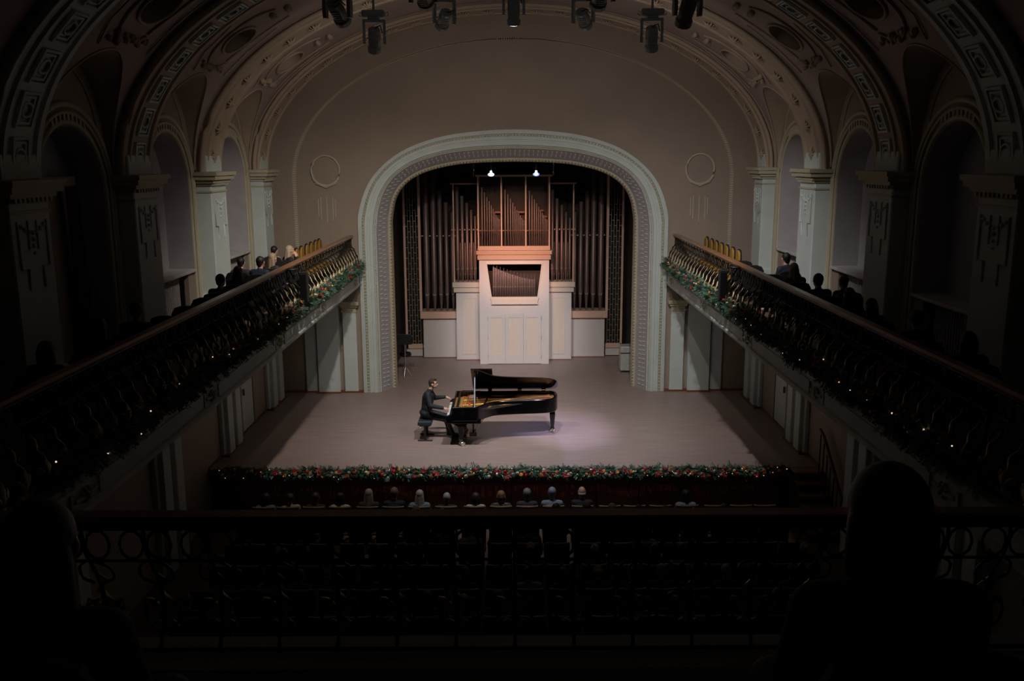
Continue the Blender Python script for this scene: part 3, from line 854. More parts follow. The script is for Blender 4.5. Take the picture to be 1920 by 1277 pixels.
# chamber lamps
for x, nm, mt, col in ((-.67, 'white', 'lamp_white', (0.85, 0.92, 1.0)), (.72, 'blue', 'lamp_blue', (0.30, 0.34, 1.0))):
    L = thing('spot_lamp', 'small bright %s spot lamp hung over the organ front' % nm, 'spotlight', (x, 28.5, 6.30))
    can = MB().lathe([(.02, .06), (.05, .05), (.075, -.02), (.08, -.06)], 14, axis='y').tube([(0, .04, .04), (0, .06, .40), (0, .08, .99)], .012, 6)
    can.build('lamp_body', 'fixture_dark', L)
    MB().ball((0, -.07, -.02), .10, 16, 8, sy=.35, sz=.55).build('lens', mt, L)
    MB().ball((0, -.10, -.005), .045, 10, 6, sy=.6).ball((0, -.07, .075), .032, 8, 6, sz=.7).build('bulb', 'bulb_hot', L)
    spot('chamber_' + nm, (x, 28.34, 6.26), (0.2 + x, 21.8, .3), 120 if nm == 'white' else 330, col, 24, 1.0, .05)
for x in (-1.22, 1.26):
    h = thing('chain_hoist', 'short steel chain hanging from the chamber ceiling by the %s tower' % ('left' if x < 0 else 'right'), 'chain', (x, 28.6, 6.25))
    for k in range(9):
        c = MB(); n = 10
        pts = [(.02 * math.cos(2 * PI * i / n), 0, .045 * math.sin(2 * PI * i / n)) for i in range(n)]
        if k % 2: pts = [(0, a, c_) for a, _, c_ in pts]
        c.tube(pts, .008, 4, closed=True)
        o = c.build('chain_link', 'chrome', h, loc=(0, 0, .03 + .065 * k))
    MB().tube([(0, 0, .6), (0, 0, 1.05)], .01, 5).build('cord', 'cable', h)
# things parked in the chamber corners
ms = thing('music_stand', 'black music stand folded in the dark corner left of the organ', 'music stand', (-3.42, 27.9, 0))
MB().tube([(0, 0, .05), (0, 0, 1.15)], .016, 6).build('pole', 'chrome', ms)
for k in range(3):
    a = 2 * PI * k / 3 + .4
    MB().tube([(0, 0, .35), (.18 * math.cos(a), .18 * math.sin(a), .015)], .012, 5).build('leg', 'chrome', ms)
MB().cbox(-.22, .22, -.03, 0, 1.05, 1.38, .01).build('desk', 'satin_black', ms)
dr = thing('drum_stool', 'round black stool on chrome legs left of the organ', 'stool', (-3.5, 28.7, 0))
MB().lathe([(.16, .50), (.19, .53), (.19, .60), (.15, .63)], 16).build('seat', 'satin_black', dr)
MB().tube([(0, 0, .2), (0, 0, .5)], .02, 6).build('pole', 'chrome', dr)
for k in range(3):
    a = 2 * PI * k / 3
    MB().tube([(0, 0, .30), (.24 * math.cos(a), .24 * math.sin(a), .015)], .013, 5).build('leg', 'chrome', dr)
fc = thing('flight_case', 'grey equipment case in the dark corner right of the organ', 'case', (3.62, 28.6, 0))
MB().cbox(-.2, .2, -.25, .25, .06, .85, .02).build('body', 'fixture', fc)
MB().cbox(-.21, .21, -.26, .26, .62, .66, .01).build('metal_edge', 'chrome', fc)
for dx in (-.15, .15):
    for dy in (-.2, .2): MB().lathe([(.03, -.02), (.03, .02)], 10, (dx, dy, .031), axis='x').build('caster', 'satin_black', fc)

# ================================================================== GRAND PIANO
pno = thing('grand_piano', 'black concert grand piano with its lid propped open on the stage', 'piano', (0, 0, 0))
side = [(-1.46, 20.65), (-1.1, 20.65), (-.88, 20.66), (-.78, 20.76), (-.70, 20.88), (-.58, 21.03), (-.45, 21.13), (-.22, 21.20), (.2, 21.26), (.6, 21.30), (.86, 21.36), (1.0, 21.48), (1.07, 21.68), (1.08, 21.90), (1.05, 22.08), (.95, 22.20), (.80, 22.23)]
outl = smooth_poly(side, 4) + [(-.4, 22.23), (-1.46, 22.23)]
def inset(poly, d):
    n = len(poly); out = []
    for i in range(n):
        p, a, b_ = Vector(poly[i]), Vector(poly[i - 1]), Vector(poly[(i + 1) % n])
        t1 = (p - a).normalized(); t2 = (b_ - p).normalized()
        nn = Vector((-t1.y - t2.y, t1.x + t2.x))
        nn = nn.normalized() if nn.length > 1e-6 else Vector((-t1.y, t1.x))
        out.append(tuple(p + nn * d))
    return out
inn = inset(outl, .06)
b = MB()
def rg(pl, z): return [(x, y, z) for x, y in pl]
b.loft([rg(inset(outl, .012), .665), rg(outl, .68), rg(outl, 1.00), rg(inset(outl, .008), 1.01), rg(inset(outl, .052), 1.01), rg(inn, 1.00), rg(inn, .86)], caps=False)
b.loft([rg(inset(outl, .02), .668), rg(inset(outl, .02), .70)])
b.build('rim', 'gloss_black', pno)
MB().loft([rg(inset(outl, .055), .80), rg(inset(outl, .055), .865)]).build('soundboard', 'soundboard', pno)
pl = MB()
pl.prism([(-1.28, 20.74), (-.90, 20.74), (-.74, 20.95), (-.60, 21.13), (-.62, 22.13), (-1.28, 22.13)], .875, .895)
for p, q in (((-.62, 20.98), (.1, 22.10)), ((-.64, 21.45), (.86, 22.05)), ((-.62, 21.75), (.98, 22.0)), ((-.62, 22.08), (.9, 22.12)), ((-.6, 21.14), (.86, 21.44)), ((.86, 21.44), (.98, 22.0))):
    pl.tube([(*p, .91), ((p[0] + q[0]) / 2, (p[1] + q[1]) / 2, .925), (*q, .91)], .026, 6)
pl.build('iron_plate', 'gold_plate', pno)
sx = MB()
for i in range(44):
    y = 20.78 + i * .0305
    xe = min(1.0, -.6 + max(0, (y - 20.78)) * 1.5 + .12)
    sx.box(-1.16, xe, y - .0015, y + .0015, .930, .933)
for i in range(22):
    t = i / 21
    p = (-1.1, 22.08 - .35 * t); q = (.95 - .25 * t, 21.50 + .25 * t * .4)
    sx.tube([(*p, .945), (*q, .945)], .003, 3)
tag(sx.build('strings', 'string', pno), kind='stuff')
MB().box(-.98, -.93, 20.78, 22.1, .93, .965).build('damper_rail', 'satin_black', pno)
MB().prism([(.55, 21.5), (.92, 21.58), (.9, 21.66), (.55, 21.58)], .93, .95).box(-1.15, -1.12, 21.85, 22.0, .93, .945).build('red_felt', 'felt_red', pno)
dm = MB()
for i in range(30):
    y = 20.98 + i * .037; dm.box(-.74 + .10 * (y - 20.98), -.70 + .10 * (y - 20.98), y - .007, y + .007, .935, .985)
tag(dm.build('dampers', 'satin_black', pno), kind='stuff')
MB().box(-1.10, -1.04, 21.16, 21.34, .938, .946).box(-1.0, -.94, 21.60, 21.70, .938, .972).build('red_felt', 'felt_red', pno)
for y in (21.18, 21.62):
    MB().tube([(-1.24, y, .91), (-.62, y + .03, .945)], .024, 6).build('plate_strut', 'gold_plate', pno)
tp = MB()
for i in range(40):
    for k in range(3): tp.box(-1.24 + .04 * k, -1.232 + .04 * k, 20.80 + .032 * i, 20.808 + .032 * i, .89, .935)
tag(tp.build('tuning_pins', 'chrome', pno), kind='stuff')
# front: keybed, arms, fallboard, keys
kb = MB().cbox(-1.61, -.78, 20.67, 22.21, .60, .70, .012)
kb.build('keybed', 'gloss_black', pno)
for y0, y1 in ((20.65, 20.76), (22.12, 22.23)):
    MB().prism([(-1.61, .70), (-1.61, .775), (-1.55, .80), (-1.44, .84), (-1.40, .98), (-1.38, 1.0), (-1.38, .70)], y0, y1, 'y').build('arm', 'gloss_black', pno)
MB().prism([(-1.41, .74), (-1.38, .74), (-1.33, .95), (-1.36, .95)], 20.76, 22.12, 'y').build('fallboard', 'gloss_black', pno)
MB().cbox(-1.37, -1.31, 20.72, 22.16, .97, 1.012, .01).cbox(-1.31, -.97, 22.04, 22.2, .99, 1.03, .01).build('music_shelf', 'gloss_black', pno)
wk = MB(); bk = MB(); y = 20.79; kw = 1.31 / 52
for i in range(52):
    wk.box(-1.60, -1.43, y + i * kw + .0006, y + (i + 1) * kw - .0006, .715, .747)
    if i % 7 in (0, 1, 3, 4, 5) and i < 51:
        bk.box(-1.545, -1.43, y + (i + 1) * kw - .005, y + (i + 1) * kw + .005, .747, .759)
tag(wk.build('white_keys', 'ivory', pno), kind='stuff'); tag(bk.build('black_keys', 'satin_black', pno), kind='stuff')
for y0, y1 in ((20.76, 20.785), (22.10, 22.12)): MB().cbox(-1.60, -1.42, y0, y1, .70, .78, .006).build('key_block', 'gloss_black', pno)
# lid
LA = R(31.0); hy, hz = 22.24, 1.03
def lp(x, y, n): 
    L = hy - y
    return (x, hy - L * math.cos(LA) - n * math.sin(LA) * -1 * -1, hz + L * math.sin(LA) + n * math.cos(LA))
lo = [p for p in inset(outl, -.012) if p[0] > -1.0]
lo = [(-1.02, 20.64)] + [p for p in lo if p[1] < 22.235] + [(-.3, 22.235), (-1.02, 22.235)]
ld = MB(); ld.loft([[lp(x, y, 0) for x, y in lo], [lp(x, y, .028) for x, y in lo]])
ld.build('lid', 'gloss_black', pno)
fp = [(-1.02, 20.64), (-.51, 20.64), (-.51, 22.22), (-1.02, 22.22)]
MB().loft([[lp(x, y, .032) for x, y in fp], [lp(x, y, .058) for x, y in fp]]).build('lid_flap', 'gloss_black', pno)
pt = lp(-.93, 20.82, -.003)
MB().tube([(-.93, 20.72, 1.0), pt], .017, 8).build('lid_prop', 'prop_steel', pno)
for x in (-.6, .15, .75): MB().cbox(x - .05, x + .05, 22.20, 22.26, .985, 1.045, .006).build('hinge', 'brass', pno)
leg = MB()
def sq(x, z): return [(-x, -x, z), (x, -x, z), (x, x, z), (-x, x, z)]
leg.loft([sq(.085, .66), sq(.085, .60), sq(.062, .56), sq(.070, .50), sq(.040, .16), sq(.050, .15), sq(.050, .125), sq(.030, .115)])
leg_me = leg.mesh('leg', 'gloss_black')
ca = MB().lathe([(.02, .115), (.026, .10), (.02, .085)], 8)
for d in (-1, 1): ca.lathe([(.028, d * .018), (.046, d * .024), (.046, d * .046), (.025, d * .05)], 14, (.02, 0, .046), axis='y')
ca.box(-.005, .035, -.016, .016, .04, .10)
ca_me = ca.mesh('caster', 'caster_metal')
for x, y, a in ((-1.27, 20.86, .5), (-1.24, 22.04, .2), (.96, 21.88, 1.1)):
    lg = put('leg', leg_me, pno, (x, y, 0)); put('caster', ca_me, lg, rot=(0, 0, a), scale=(1.3, 1.3, 1.12))
MB().prism([(-1.55, .60), (-1.1, .60), (-1.12, .54), (-1.2, .50), (-1.34, .50), (-1.42, .55)], 20.78, 20.94, 'y').build('leg_block', 'gloss_black', pno)
ly = thing('pedal_lyre', None, None); ly.parent = pno; ly.location = (-1.0, 21.44, 0)
for d in (-1, 1): MB().tube([(0, d * .10, .60), (0, d * .13, .45), (0, d * .09, .20)], .022, 6).build('lyre_post', 'gloss_black', ly)
MB().cbox(-.09, .09, -.16, .16, .10, .20, .01).build('lyre_box', 'gloss_black', ly)
MB().tube([(.02, 0, .18), (.35, 0, .62)], .012, 6).build('lyre_brace', 'brass', ly)
for d in (-1, 0, 1): MB().cbox(-.26, -.06, d * .08 - .022, d * .08 + .022, .055, .075, .006).build('pedal', 'brass', ly)

# bench
bn = thing('piano_bench', 'padded black piano bench with two metal columns under the pianist', 'bench', (-2.17, 21.52, 0))
s_ = MB()
s_.loft([[(x, y, z) for x, y in ((-a, -b_), (a, -b_), (a, b_), (-a, b_))] for a, b_, z in ((.155, .325, .40), (.165, .335, .41), (.17, .34, .46), (.165, .335, .49), (.14, .31, .508))])
s_.build('seat', 'leather_blue', bn)
for d in (-1, 1):
    MB().tube([(0, d * .27, .02), (0, d * .27, .40)], .03, 8).build('column', 'satin_black', bn)
    MB().cbox(-.18, .18, d * .27 - .03, d * .27 + .03, .0, .025, .006).build('foot_bar', 'satin_black', bn)
    MB().cbox(-.13, .13, d * .27 - .03, d * .27 + .03, .37, .40, .006).build('seat_bracket', 'satin_black', bn)
MB().tube([(-.05, -.3, .38), (-.12, -.34, .35), (-.17, -.36, .32)], .008, 5).build('height_lever', 'chrome', bn)

# ================================================================== STAGE LIGHT FIXTURES
def fixture_meshes():
    base = MB().cbox(-.20, .20, -.14, .14, .36, .47, .02).cbox(-.10, .10, -.10, .10, .32, .36, .01)
    for d in (-1, 1):
        base.tube([(d * .19, 0, .42), (d * .25, .02, .45), (d * .26, 0, .39), (d * .21, 0, .37)], .008, 5)
    yoke = MB().cbox(-.205, .205, -.05, .05, .27, .32, .012)
    for d in (-1, 1):
        yoke.prism([(-.05, .29), (.05, .29), (.065, .0), (.045, -.10), (-.045, -.10), (-.065, .0)], *sorted((d * .155, d * .205)), 'x')
    head = MB()
    def oc(r, z, q=.8): return [(r * math.cos(a), r * q * math.sin(a), z) for a in [2 * PI * (k + .5) / 12 for k in range(12)]]
    head.loft([oc(.085, .20), oc(.11, .18), oc(.115, .0), oc(.105, -.16), oc(.125, -.18, .95), oc(.125, -.26, .95), oc(.105, -.265, .95)])
    for k in range(5): head.box(-.06, .06, -.10, -.085, -.12 + .05 * k, -.105 + .05 * k)
    head.tube([(0, 0, .19), (.05, -.05, .27), (.11, 0, .26), (.14, .02, .10)], .010, 5, 1)
    lens = MB().lathe([(.001, -.258), (.098, -.262), (.09, -.270), (.001, -.275)], 14)
    return base.mesh('base', 'fixture'), yoke.mesh('yoke', 'fixture'), head.mesh('head', ['fixture', 'cable']), lens.mesh('lens', 'lens_lit')
FB, FY, FH, FL = fixture_meshes()
for i, (x, y, z, aim, wt, col, ang, bl) in enumerate(HEADS):
    nm = ['left end of the row over the stage', 'left of the centre of the row over the stage', 'at the centre of the row over the stage', 'right of the centre of the row over the stage', 'right end of the row over the stage', 'left end of the row nearer the rear balcony', 'right end of the row nearer the rear balcony', 'inner left of the row nearer the rear balcony', 'inner right of the row nearer the rear balcony'][i]
    t = thing('moving_light', 'grey moving-head stage light, ' + nm, 'stage light', (x, y, z), 0, 'moving-head stage lights under the vault')
    d = (Vector(aim) - Vector((x, y, z))).normalized()
    pan = math.atan2(-d.x, d.y)
    put('base', FB, t)
    zc = VZ + RB * math.sqrt(1 - (x / RA) ** 2) - z - .055 + (.0 if y > 16 else .16)
    MB().tube([(0, 0, .46), (0, 0, zc)], .022, 8).build('drop_pipe', 'fixture', t)
    put('yoke', FY, t, rot=(0, 0, pan))
    h = put('head', FH, t); h.rotation_euler = d.to_track_quat('-Z', 'Y').to_euler()
    put('lens', FL, h)
    if wt:
        at = Vector((x, y, z)) + d * .30
        spot('stage_beam', at, aim, wt, col, ang, bl)

# column loudspeakers on the balconies
for s, side in ((-1, 'left'), (1, 'right')):
    t = thing('column_speaker', 'slim black column loudspeaker on the %s balustrade' % side, 'loudspeaker', (s * 4.30, 18.5, 3.88))
    MB().cbox(-.075, .075, -.09, .09, 0, .60, .012).build('cabinet', 'speaker_black', t)
    MB().cbox(-.075, .075, -.09, .09, .601, .612, .003).build('top_cap', 'speaker_black', t)
    MB().box(-.06, .06, -.098, -.09, .03, .57).build('front_grille', 'satin_black', t)
    MB().tube([(0, .05, .3), (-s * -.1, .05, .32), (s * .22, .05, .5), (s * .32, .0, .70)], .016, 6).lathe([(.12, .66), (.14, .67), (.14, .69), (.10, .70)], 16, (s * .24, -.05, 0)).build('bracket', 'satin_black', t)

# ================================================================== PEOPLE
def capsule(b, p0, p1, r0, r1, n=12):
    p0, p1 = Vector(p0), Vector(p1); ax = (p1 - p0)
    L = ax.length; ax = ax.normalized() if L > 1e-6 else Vector((0, 0, 1))
    u = Vector((1, .1, 0)) if abs(ax.z) > .9 else Vector((0, 0, 1))
    e1 = ax.cross(u).normalized(); e2 = ax.cross(e1)
    rings = []
    for c, r, a0, a1 in ((p0, r0, -PI / 2, 0), (p1, r1, 0, PI / 2)):
        for k in range(5):
            a = a0 + (a1 - a0) * k / 4
            rr = max(1e-4, r * math.cos(a)); cc = c + ax * r * math.sin(a)
            rings.append([tuple(cc + e1 * rr * math.cos(2 * PI * j / n) + e2 * rr * math.sin(2 * PI * j / n)) for j in range(n)])
    b.loft(rings, 0, True)
def blob(name, caps, ells, voxel, mat, smooth=3):
    b = MB()
    for c in caps: capsule(b, *c)
    for e in ells:
        c, r = e[0], e[1]
        rot = e[2] if len(e) > 2 else (0, 0, 0)
        b.xf = Matrix.Translation(c) @ Matrix.Rotation(rot[2], 4, 'Z') @ Matrix.Rotation(rot[1], 4, 'Y') @ Matrix.Rotation(rot[0], 4, 'X') @ Matrix.Diagonal((*r, 1))
        b.ball((0, 0, 0), 1, 18, 12); b.xf = None
    o = put('tmp', b.mesh('tmp', mat))
    m = o.modifiers.new('r', 'REMESH'); m.mode = 'VOXEL'; m.voxel_size = voxel; m.use_smooth_shade = True
    if smooth:
        q = o.modifiers.new('s', 'SMOOTH'); q.factor = .5; q.iterations = smooth
    dg = bpy.context.evaluated_depsgraph_get()
    me = bpy.data.meshes.new_from_object(o.evaluated_get(dg))
    me.name = name
    bpy.data.objects.remove(o)
    if not me.materials: me.materials.append(MATS[mat])
    return me
def inf(caps, d): return [(a, b, r0 + d, r1 + d) for a, b, r0, r1 in caps]
def fingers(wrist, direc, down, s):
    """palm + four unequal bent fingers and a thumb; returns capsules."""
    w, d, n = Vector(wrist), Vector(direc).normalized(), Vector(down).normalized()
    sd = d.cross(n).normalized() * s
    out = [(w, w + d * .05, .024, .026), (w + d * .045 + sd * .022, w + d * .085 + sd * .028, .022, .017), (w + d * .045 - sd * .022, w + d * .085 - sd * .026, .022, .017), (w + d * .05, w + d * .09, .022, .018)]
    for k, (o, l) in enumerate(((.033, .062), (.011, .074), (-.011, .070), (-.033, .054))):
        a = w + d * .085 + sd * o * .9
        b = a + d * l * .55 + n * .008 + sd * o * .25; c = b + d * l * .30 + n * l * .45
        out += [(a, b, .0095, .0085), (b, c, .0085, .0070)]
    a = w + d * .03 + sd * .03; b = a + d * .035 + sd * .03 + n * .012; c = b + d * .03 + sd * .006 + n * .015
    out += [(a, b, .013, .010), (b, c, .010, .008)]
    return out

# --- the pianist (local: faces +y, his right is +x)
pi_ = thing('person', 'pianist in black shirt and trousers seated at the grand piano', 'person', (-2.15, 21.5, 0), -PI / 2)
HT = R(-9)
hc = Vector((.03, .185, 1.385))
torso = [((0, .0, .66), (0, .02, .80), .125, .125), ((.0, .02, .80), (.01, .05, 1.02), .125, .135), ((-.07, .07, 1.08), (.09, .05, 1.08), .115, .115), ((-.15, .09, 1.155), (.17, .06, 1.155), .066, .066)]
torso_e = [((0, .0, .64), (.19, .145, .12)), ((.01, .05, 1.0), (.175, .12, .19), (R(6), 0, 0)), ((0, .02, .78), (.155, .12, .15))]
rarm = [((.185, .06, 1.14), (.29, .13, .90), .060, .048), ((.29, .13, .90), (.30, .42, .845), .048, .030)]
larm = [((-.17, .09, 1.14), (-.27, .18, .95), .060, .048), ((-.27, .18, .95), (-.29, .43, .965), .048, .030)]
legs = [((.09, .02, .62), (.11, .48, .515), .092, .066), ((.11, .48, .515), (.08, .66, .10), .060, .040), ((-.09, .02, .62), (-.13, .47, .515), .092, .066), ((-.13, .47, .515), (-.13, .54, .10), .060, .040)]
feet = [((.08, .65, .075), (.06, .86, .055), .042, .034), ((-.13, .52, .065), (-.135, .74, .042), .042, .034)]
hands = fingers((.30, .44, .842), (0, 1, -.12), (0, 0, -1), -1) + fingers((-.29, .45, .965), (.04, 1, -.25), (0, 0, -1), 1)
neck = [((.015, .085, 1.19), (.025, .155, 1.31), .056, .052)]
head_e = [(hc + Vector((0, -.012, .02)), (.078, .100, .098)), (hc + Vector((0, .022, -.045)), (.058, .07, .066)), (hc + Vector((0, .058, -.082)), (.030, .026, .024)),
          (hc + Vector((0, .072, .022)), (.05, .022, .012)), (hc + Vector((.077, -.005, -.012)), (.012, .022, .033)), (hc + Vector((-.077, -.005, -.012)), (.012, .022, .033)),
          (hc + Vector((0, .087, -.050)), (.024, .012, .009))]
head_c = [(hc + Vector((0, .085, .012)), hc + Vector((0, .110, -.022)), .009, .013), (hc + Vector((-.012, .097, -.026)), hc + Vector((.012, .097, -.026)), .009, .009)]
body = blob('body', torso + rarm + larm + legs + neck + head_c + [c for c in hands], torso_e + head_e, .0065, 'skin', 2)
put('body', body, pi_)
sh = blob('shirt', inf(torso, .012) + inf(rarm, .014) + inf(larm, .014) + [((.018, .09, 1.19), (.022, .115, 1.225), .064, .062)], [(c, tuple(a + .014 for a in r), *x) for c, r, *x in torso_e] + [((0, -.01, .66), (.205, .165, .10))], .010, 'shirt_black', 2)
put('shirt', sh, pi_)
MB().tube([(.02 + .063 * math.cos(a), .112 + .060 * math.sin(a), 1.225 + .020 * -math.sin(a)) for a in [2 * PI * k / 18 for k in range(18)]], .014, 6, closed=True).build('collar', 'shirt_black', pi_)
put('trousers', blob('trousers', inf(legs, .014), [((0, .0, .635), (.195, .155, .105))], .010, 'trouser_black', 2), pi_)
for k, c in enumerate(feet):
    so = blob('shoe', inf([c], .006), [], .008, 'satin_black', 1); put('shoe', so, pi_)
MB().tube([(.08 + .047 * math.cos(a), .645 + .047 * math.sin(a), .135) for a in [2 * PI * k / 12 for k in range(12)]], .010, 5, closed=True).build('sock', 'leather_blue', pi_)
hr = blob('hair', [], [(hc + Vector((0, -.026, .038)), (.081, .092, .089)), (hc + Vector((0, -.062, -.005)), (.066, .048, .062)), (hc + Vector((.0, .045, .098)), (.06, .045, .026)), (hc + Vector((.068, .005, .03)), (.015, .03, .045)), (hc + Vector((-.068, .005, .03)), (.015, .03, .045))], .008, 'hair_brown', 1)
put('hair', hr, pi_)
for d in (-1, 1):
    MB().ball(hc + Vector((d * .030, .079, .006)), .011, 8, 6).build('eye', 'eye_white', pi_)
    MB().tube([hc + Vector((d * .014, .094, .026)), hc + Vector((d * .034, .091, .031)), hc + Vector((d * .052, .074, .026))], .005, 5).build('eyebrow', 'hair_brown', pi_)

# --- seated spectators (local: face +y, origin on the floor under the seat)
A_T = [((0, -.03, .55), (0, -.06, .80), .125, .13), ((-.08, -.06, .88), (.08, -.06, .88), .105, .105), ((-.155, -.06, .955), (.155, -.06, .955), .062, .062)]
A_E = [((0, -.02, .54), (.18, .14, .11)), ((0, -.06, .82), (.17, .115, .17))]
A_ARM = [c for s in (-1, 1) for c in (((s * .165, -.06, .94), (s * .195, .02, .68), .054, .044), ((s * .195, .02, .68), (s * .10, .23, .60), .044, .030))]
A_CHIN = [((-.18, -.06, .94), (-.235, .02, .68), .056, .046), ((-.235, .02, .68), (-.10, .23, .60), .046, .030), ((.18, -.06, .94), (.24, .12, .72), .056, .046), ((.24, .12, .72), (.08, .12, 1.00), .046, .028)]
A_LEG = [c for s in (-1, 1) for c in (((s * .09, .0, .52), (s * .11, .40, .49), .085, .064), ((s * .11, .40, .49), (s * .11, .43, .10), .058, .038))]
A_FOOT = [((s * .11, .42, .05), (s * .12, .58, .04), .040, .034) for s in (-1, 1)]
A_HEAD = [((0, .0, 1.175), (.076, .095, .108)), ((0, .03, 1.12), (.056, .066, .070)), ((.077, .0, 1.165), (.012, .02, .03)), ((-.077, .0, 1.165), (.012, .02, .03)), ((0, .085, 1.135), (.02, .014, .01))]
A_NOSE = [((0, .088, 1.17), (0, .108, 1.145), .009, .013), ((0, -.045, .99), (0, -.015, 1.10), .056, .052)]
def spectator_body(arms, hn):
    return blob('body', A_T + arms + A_LEG + A_FOOT + A_NOSE + hn, A_E + A_HEAD, .012, 'skin', 2)
h_lap = fingers((.10, .23, .60), (-.55, .8, -.2), (0, 0, -1), -1) + fingers((-.10, .23, .60), (.55, .8, -.2), (0, 0, -1), 1)
h_chin = fingers((.08, .12, 1.0), (-.3, -.05, 1), (-1, -.2, 0), -1) + fingers((-.10, .23, .60), (.55, .8, -.2), (0, 0, -1), 1)
BODY = {'lap': spectator_body(A_ARM, h_lap), 'chin': spectator_body(A_CHIN, h_chin)}
COLLAR = [((0, -.05, .985), (0, -.04, 1.015), .066, .062)]
TOP = {k: blob('top', inf(A_T, .014) + inf(a, .014) + COLLAR, [(c, tuple(q + .014 for q in r)) for c, r in A_E], .016, 'shirt_black', 2) for k, a in (('lap', A_ARM), ('chin', A_CHIN))}
PANTS = blob('trousers', inf(A_LEG, .013), [((0, -.01, .53), (.19, .15, .10))], .018, 'trouser_black', 2)
SHOE = blob('shoe', inf([((0, 0, .05), (.01, .16, .04), .040, .034)], .006), [], .014, 'satin_black', 1)
cap_e = ((0, -.018, 1.198), (.086, .098, .100))
HAIR = {
    'short': blob('hair', [], [cap_e, ((0, -.062, 1.14), (.064, .042, .065))], .012, 'hair_brown', 1),
    'long': blob('hair', [((-.04, -.05, 1.16), (-.082, -.085, .95), .052, .038), ((.04, -.05, 1.16), (.080, -.085, .93), .052, .036), ((0, -.065, 1.15), (0, -.105, .90), .056, .05)], [((0, -.018, 1.198), (.086, .098, .100))], .012, 'hair_brown', 1),
    'bob': blob('hair', [((-.055, -.045, 1.16), (-.065, -.045, 1.06), .050, .042), ((.055, -.045, 1.16), (.065, -.045, 1.06), .050, .042), ((0, -.07, 1.16), (0, -.075, 1.06), .06, .045)], [((0, -.018, 1.195), (.092, .102, .104))], .012, 'hair_brown', 1),
    'updo': blob('hair', [], [cap_e, ((0, -.06, 1.15), (.06, .045, .06)), ((0, -.115, 1.23), (.048, .045, .045))], .012, 'hair_brown', 1),
    'bald': blob('hair', [], [((0, -.030, 1.145), (.083, .082, .055))], .012, 'hair_brown', 1),
}
_mc = {}
def cmat(kind, col, rough=.75):
    k = (kind, col)
    if k not in _mc:
        _mc[k] = M('%s_%d' % (kind, len(_mc)), col, rough, var=.15, scale=30 if kind == 'hair' else 18, bump=.2, stretch=(6, 6, .8) if kind == 'hair' else None)
    return _mc[k]
def slot(o, m):
    o.material_slots[0].link = 'OBJECT'; o.material_slots[0].material = m
def person(label, loc, hair, hcol, tcol, rotz=0.0, pose='lap', scale=1.0, group=None, lean=0.0, extra=None):
    t = thing('person', label, 'person', loc, rotz, group)
    t.scale = (scale, scale, scale)
    put('body', BODY[pose], t)
    slot(put('top', TOP[pose], t), cmat('cloth', tcol))
    put('trousers', PANTS, t)
    for s in (-1, 1): put('shoe', SHOE, t, (s * .11, .42, 0))
    slot(put('hair', HAIR[hair], t), cmat('hair', hcol, .5))
    return t

BLK = (.012, .012, .014); BRN = (.05, .026, .014); GRY = (.28, .27, .27); BLO = (.34, .24, .15); SIL = (.40, .38, .38); WHT = (.50, .50, .50); AUB = (.14, .06, .028); NAV = (.02, .028, .05)
YROW = [17.3 - .9 * k for k in range(6)]
# chair of the stalls
def stalls_chair():
    se = MB().cbox(-.225, .225, .03, .46, .335, .37, .012).mesh('seat', 'seat_dark')
    bk = MB()
    sec = [(x, .10 * ((x / .22) ** 2) * .35) for x in [-.22 + .044 * i for i in range(11)]]
    ring = lambda z, g: [(x, y - .0, z) for x, y in sec] + [(x, y - .028 - g, z) for x, y in reversed(sec)]
    bk.loft([ring(.55, 0), ring(.93, 0)])
    tr = MB().loft([ring(.931, .006), ring(.965, .006), ring(.975, -.004)])
    lg = MB().loft([[(-.016, -.016, 0), (.016, -.016, 0), (.016, .016, 0), (-.016, .016, 0)], [(-.02, -.02, .34), (.02, -.02, .34), (.02, .02, .34), (-.02, .02, .34)]])
    po = MB().loft([[(-.018, -.018, 0), (.018, -.018, 0), (.018, .018, 0), (-.018, .018, 0)], [(-.018, -.018, .93), (.018, -.018, .93), (.018, .018, .93), (-.018, .018, .93)]])
    return se, bk.mesh('backrest', 'seat_dark'), tr.mesh('top_rail', 'seat_wood'), lg.mesh('leg', 'seat_dark'), po.mesh('leg', 'seat_dark')
SCH = stalls_chair()
def chair(loc, label, group):
    t = thing('stalls_chair', label, 'chair', loc, 0, group)
    put('seat', SCH[0], t); b = put('backrest', SCH[1], t); put('top_rail', SCH[2], b)
    for s in (-1, 1):
        put('leg', SCH[3], t, (s * .19, .42, 0)); put('leg', SCH[4], t, (s * .2, .0, 0))
NTH = 'first second third fourth fifth sixth seventh eighth ninth tenth eleventh twelfth thirteenth fourteenth fifteenth sixteenth seventeenth eighteenth nineteenth twentieth'.split()
ORD = ['front', 'second', 'third', 'fourth', 'fifth', 'sixth']
CX = [-5.08, -4.59, -4.06, -3.53, -2.97, -2.45, -1.93, -1.38, -.80, -.27, .26, .79, 1.38, 1.93, 2.43, 2.95, 3.50, 4.06, 4.58, 5.06]
for r, y in enumerate(YROW):
    for k, x in enumerate(CX):
        chair((x, y, ZF), 'wooden chair, %s from the stage stairs end, %s row of the stalls' % (NTH[len(CX) - 1 - k], ORD[r]), 'chairs in the %s row of the stalls' % ORD[r])
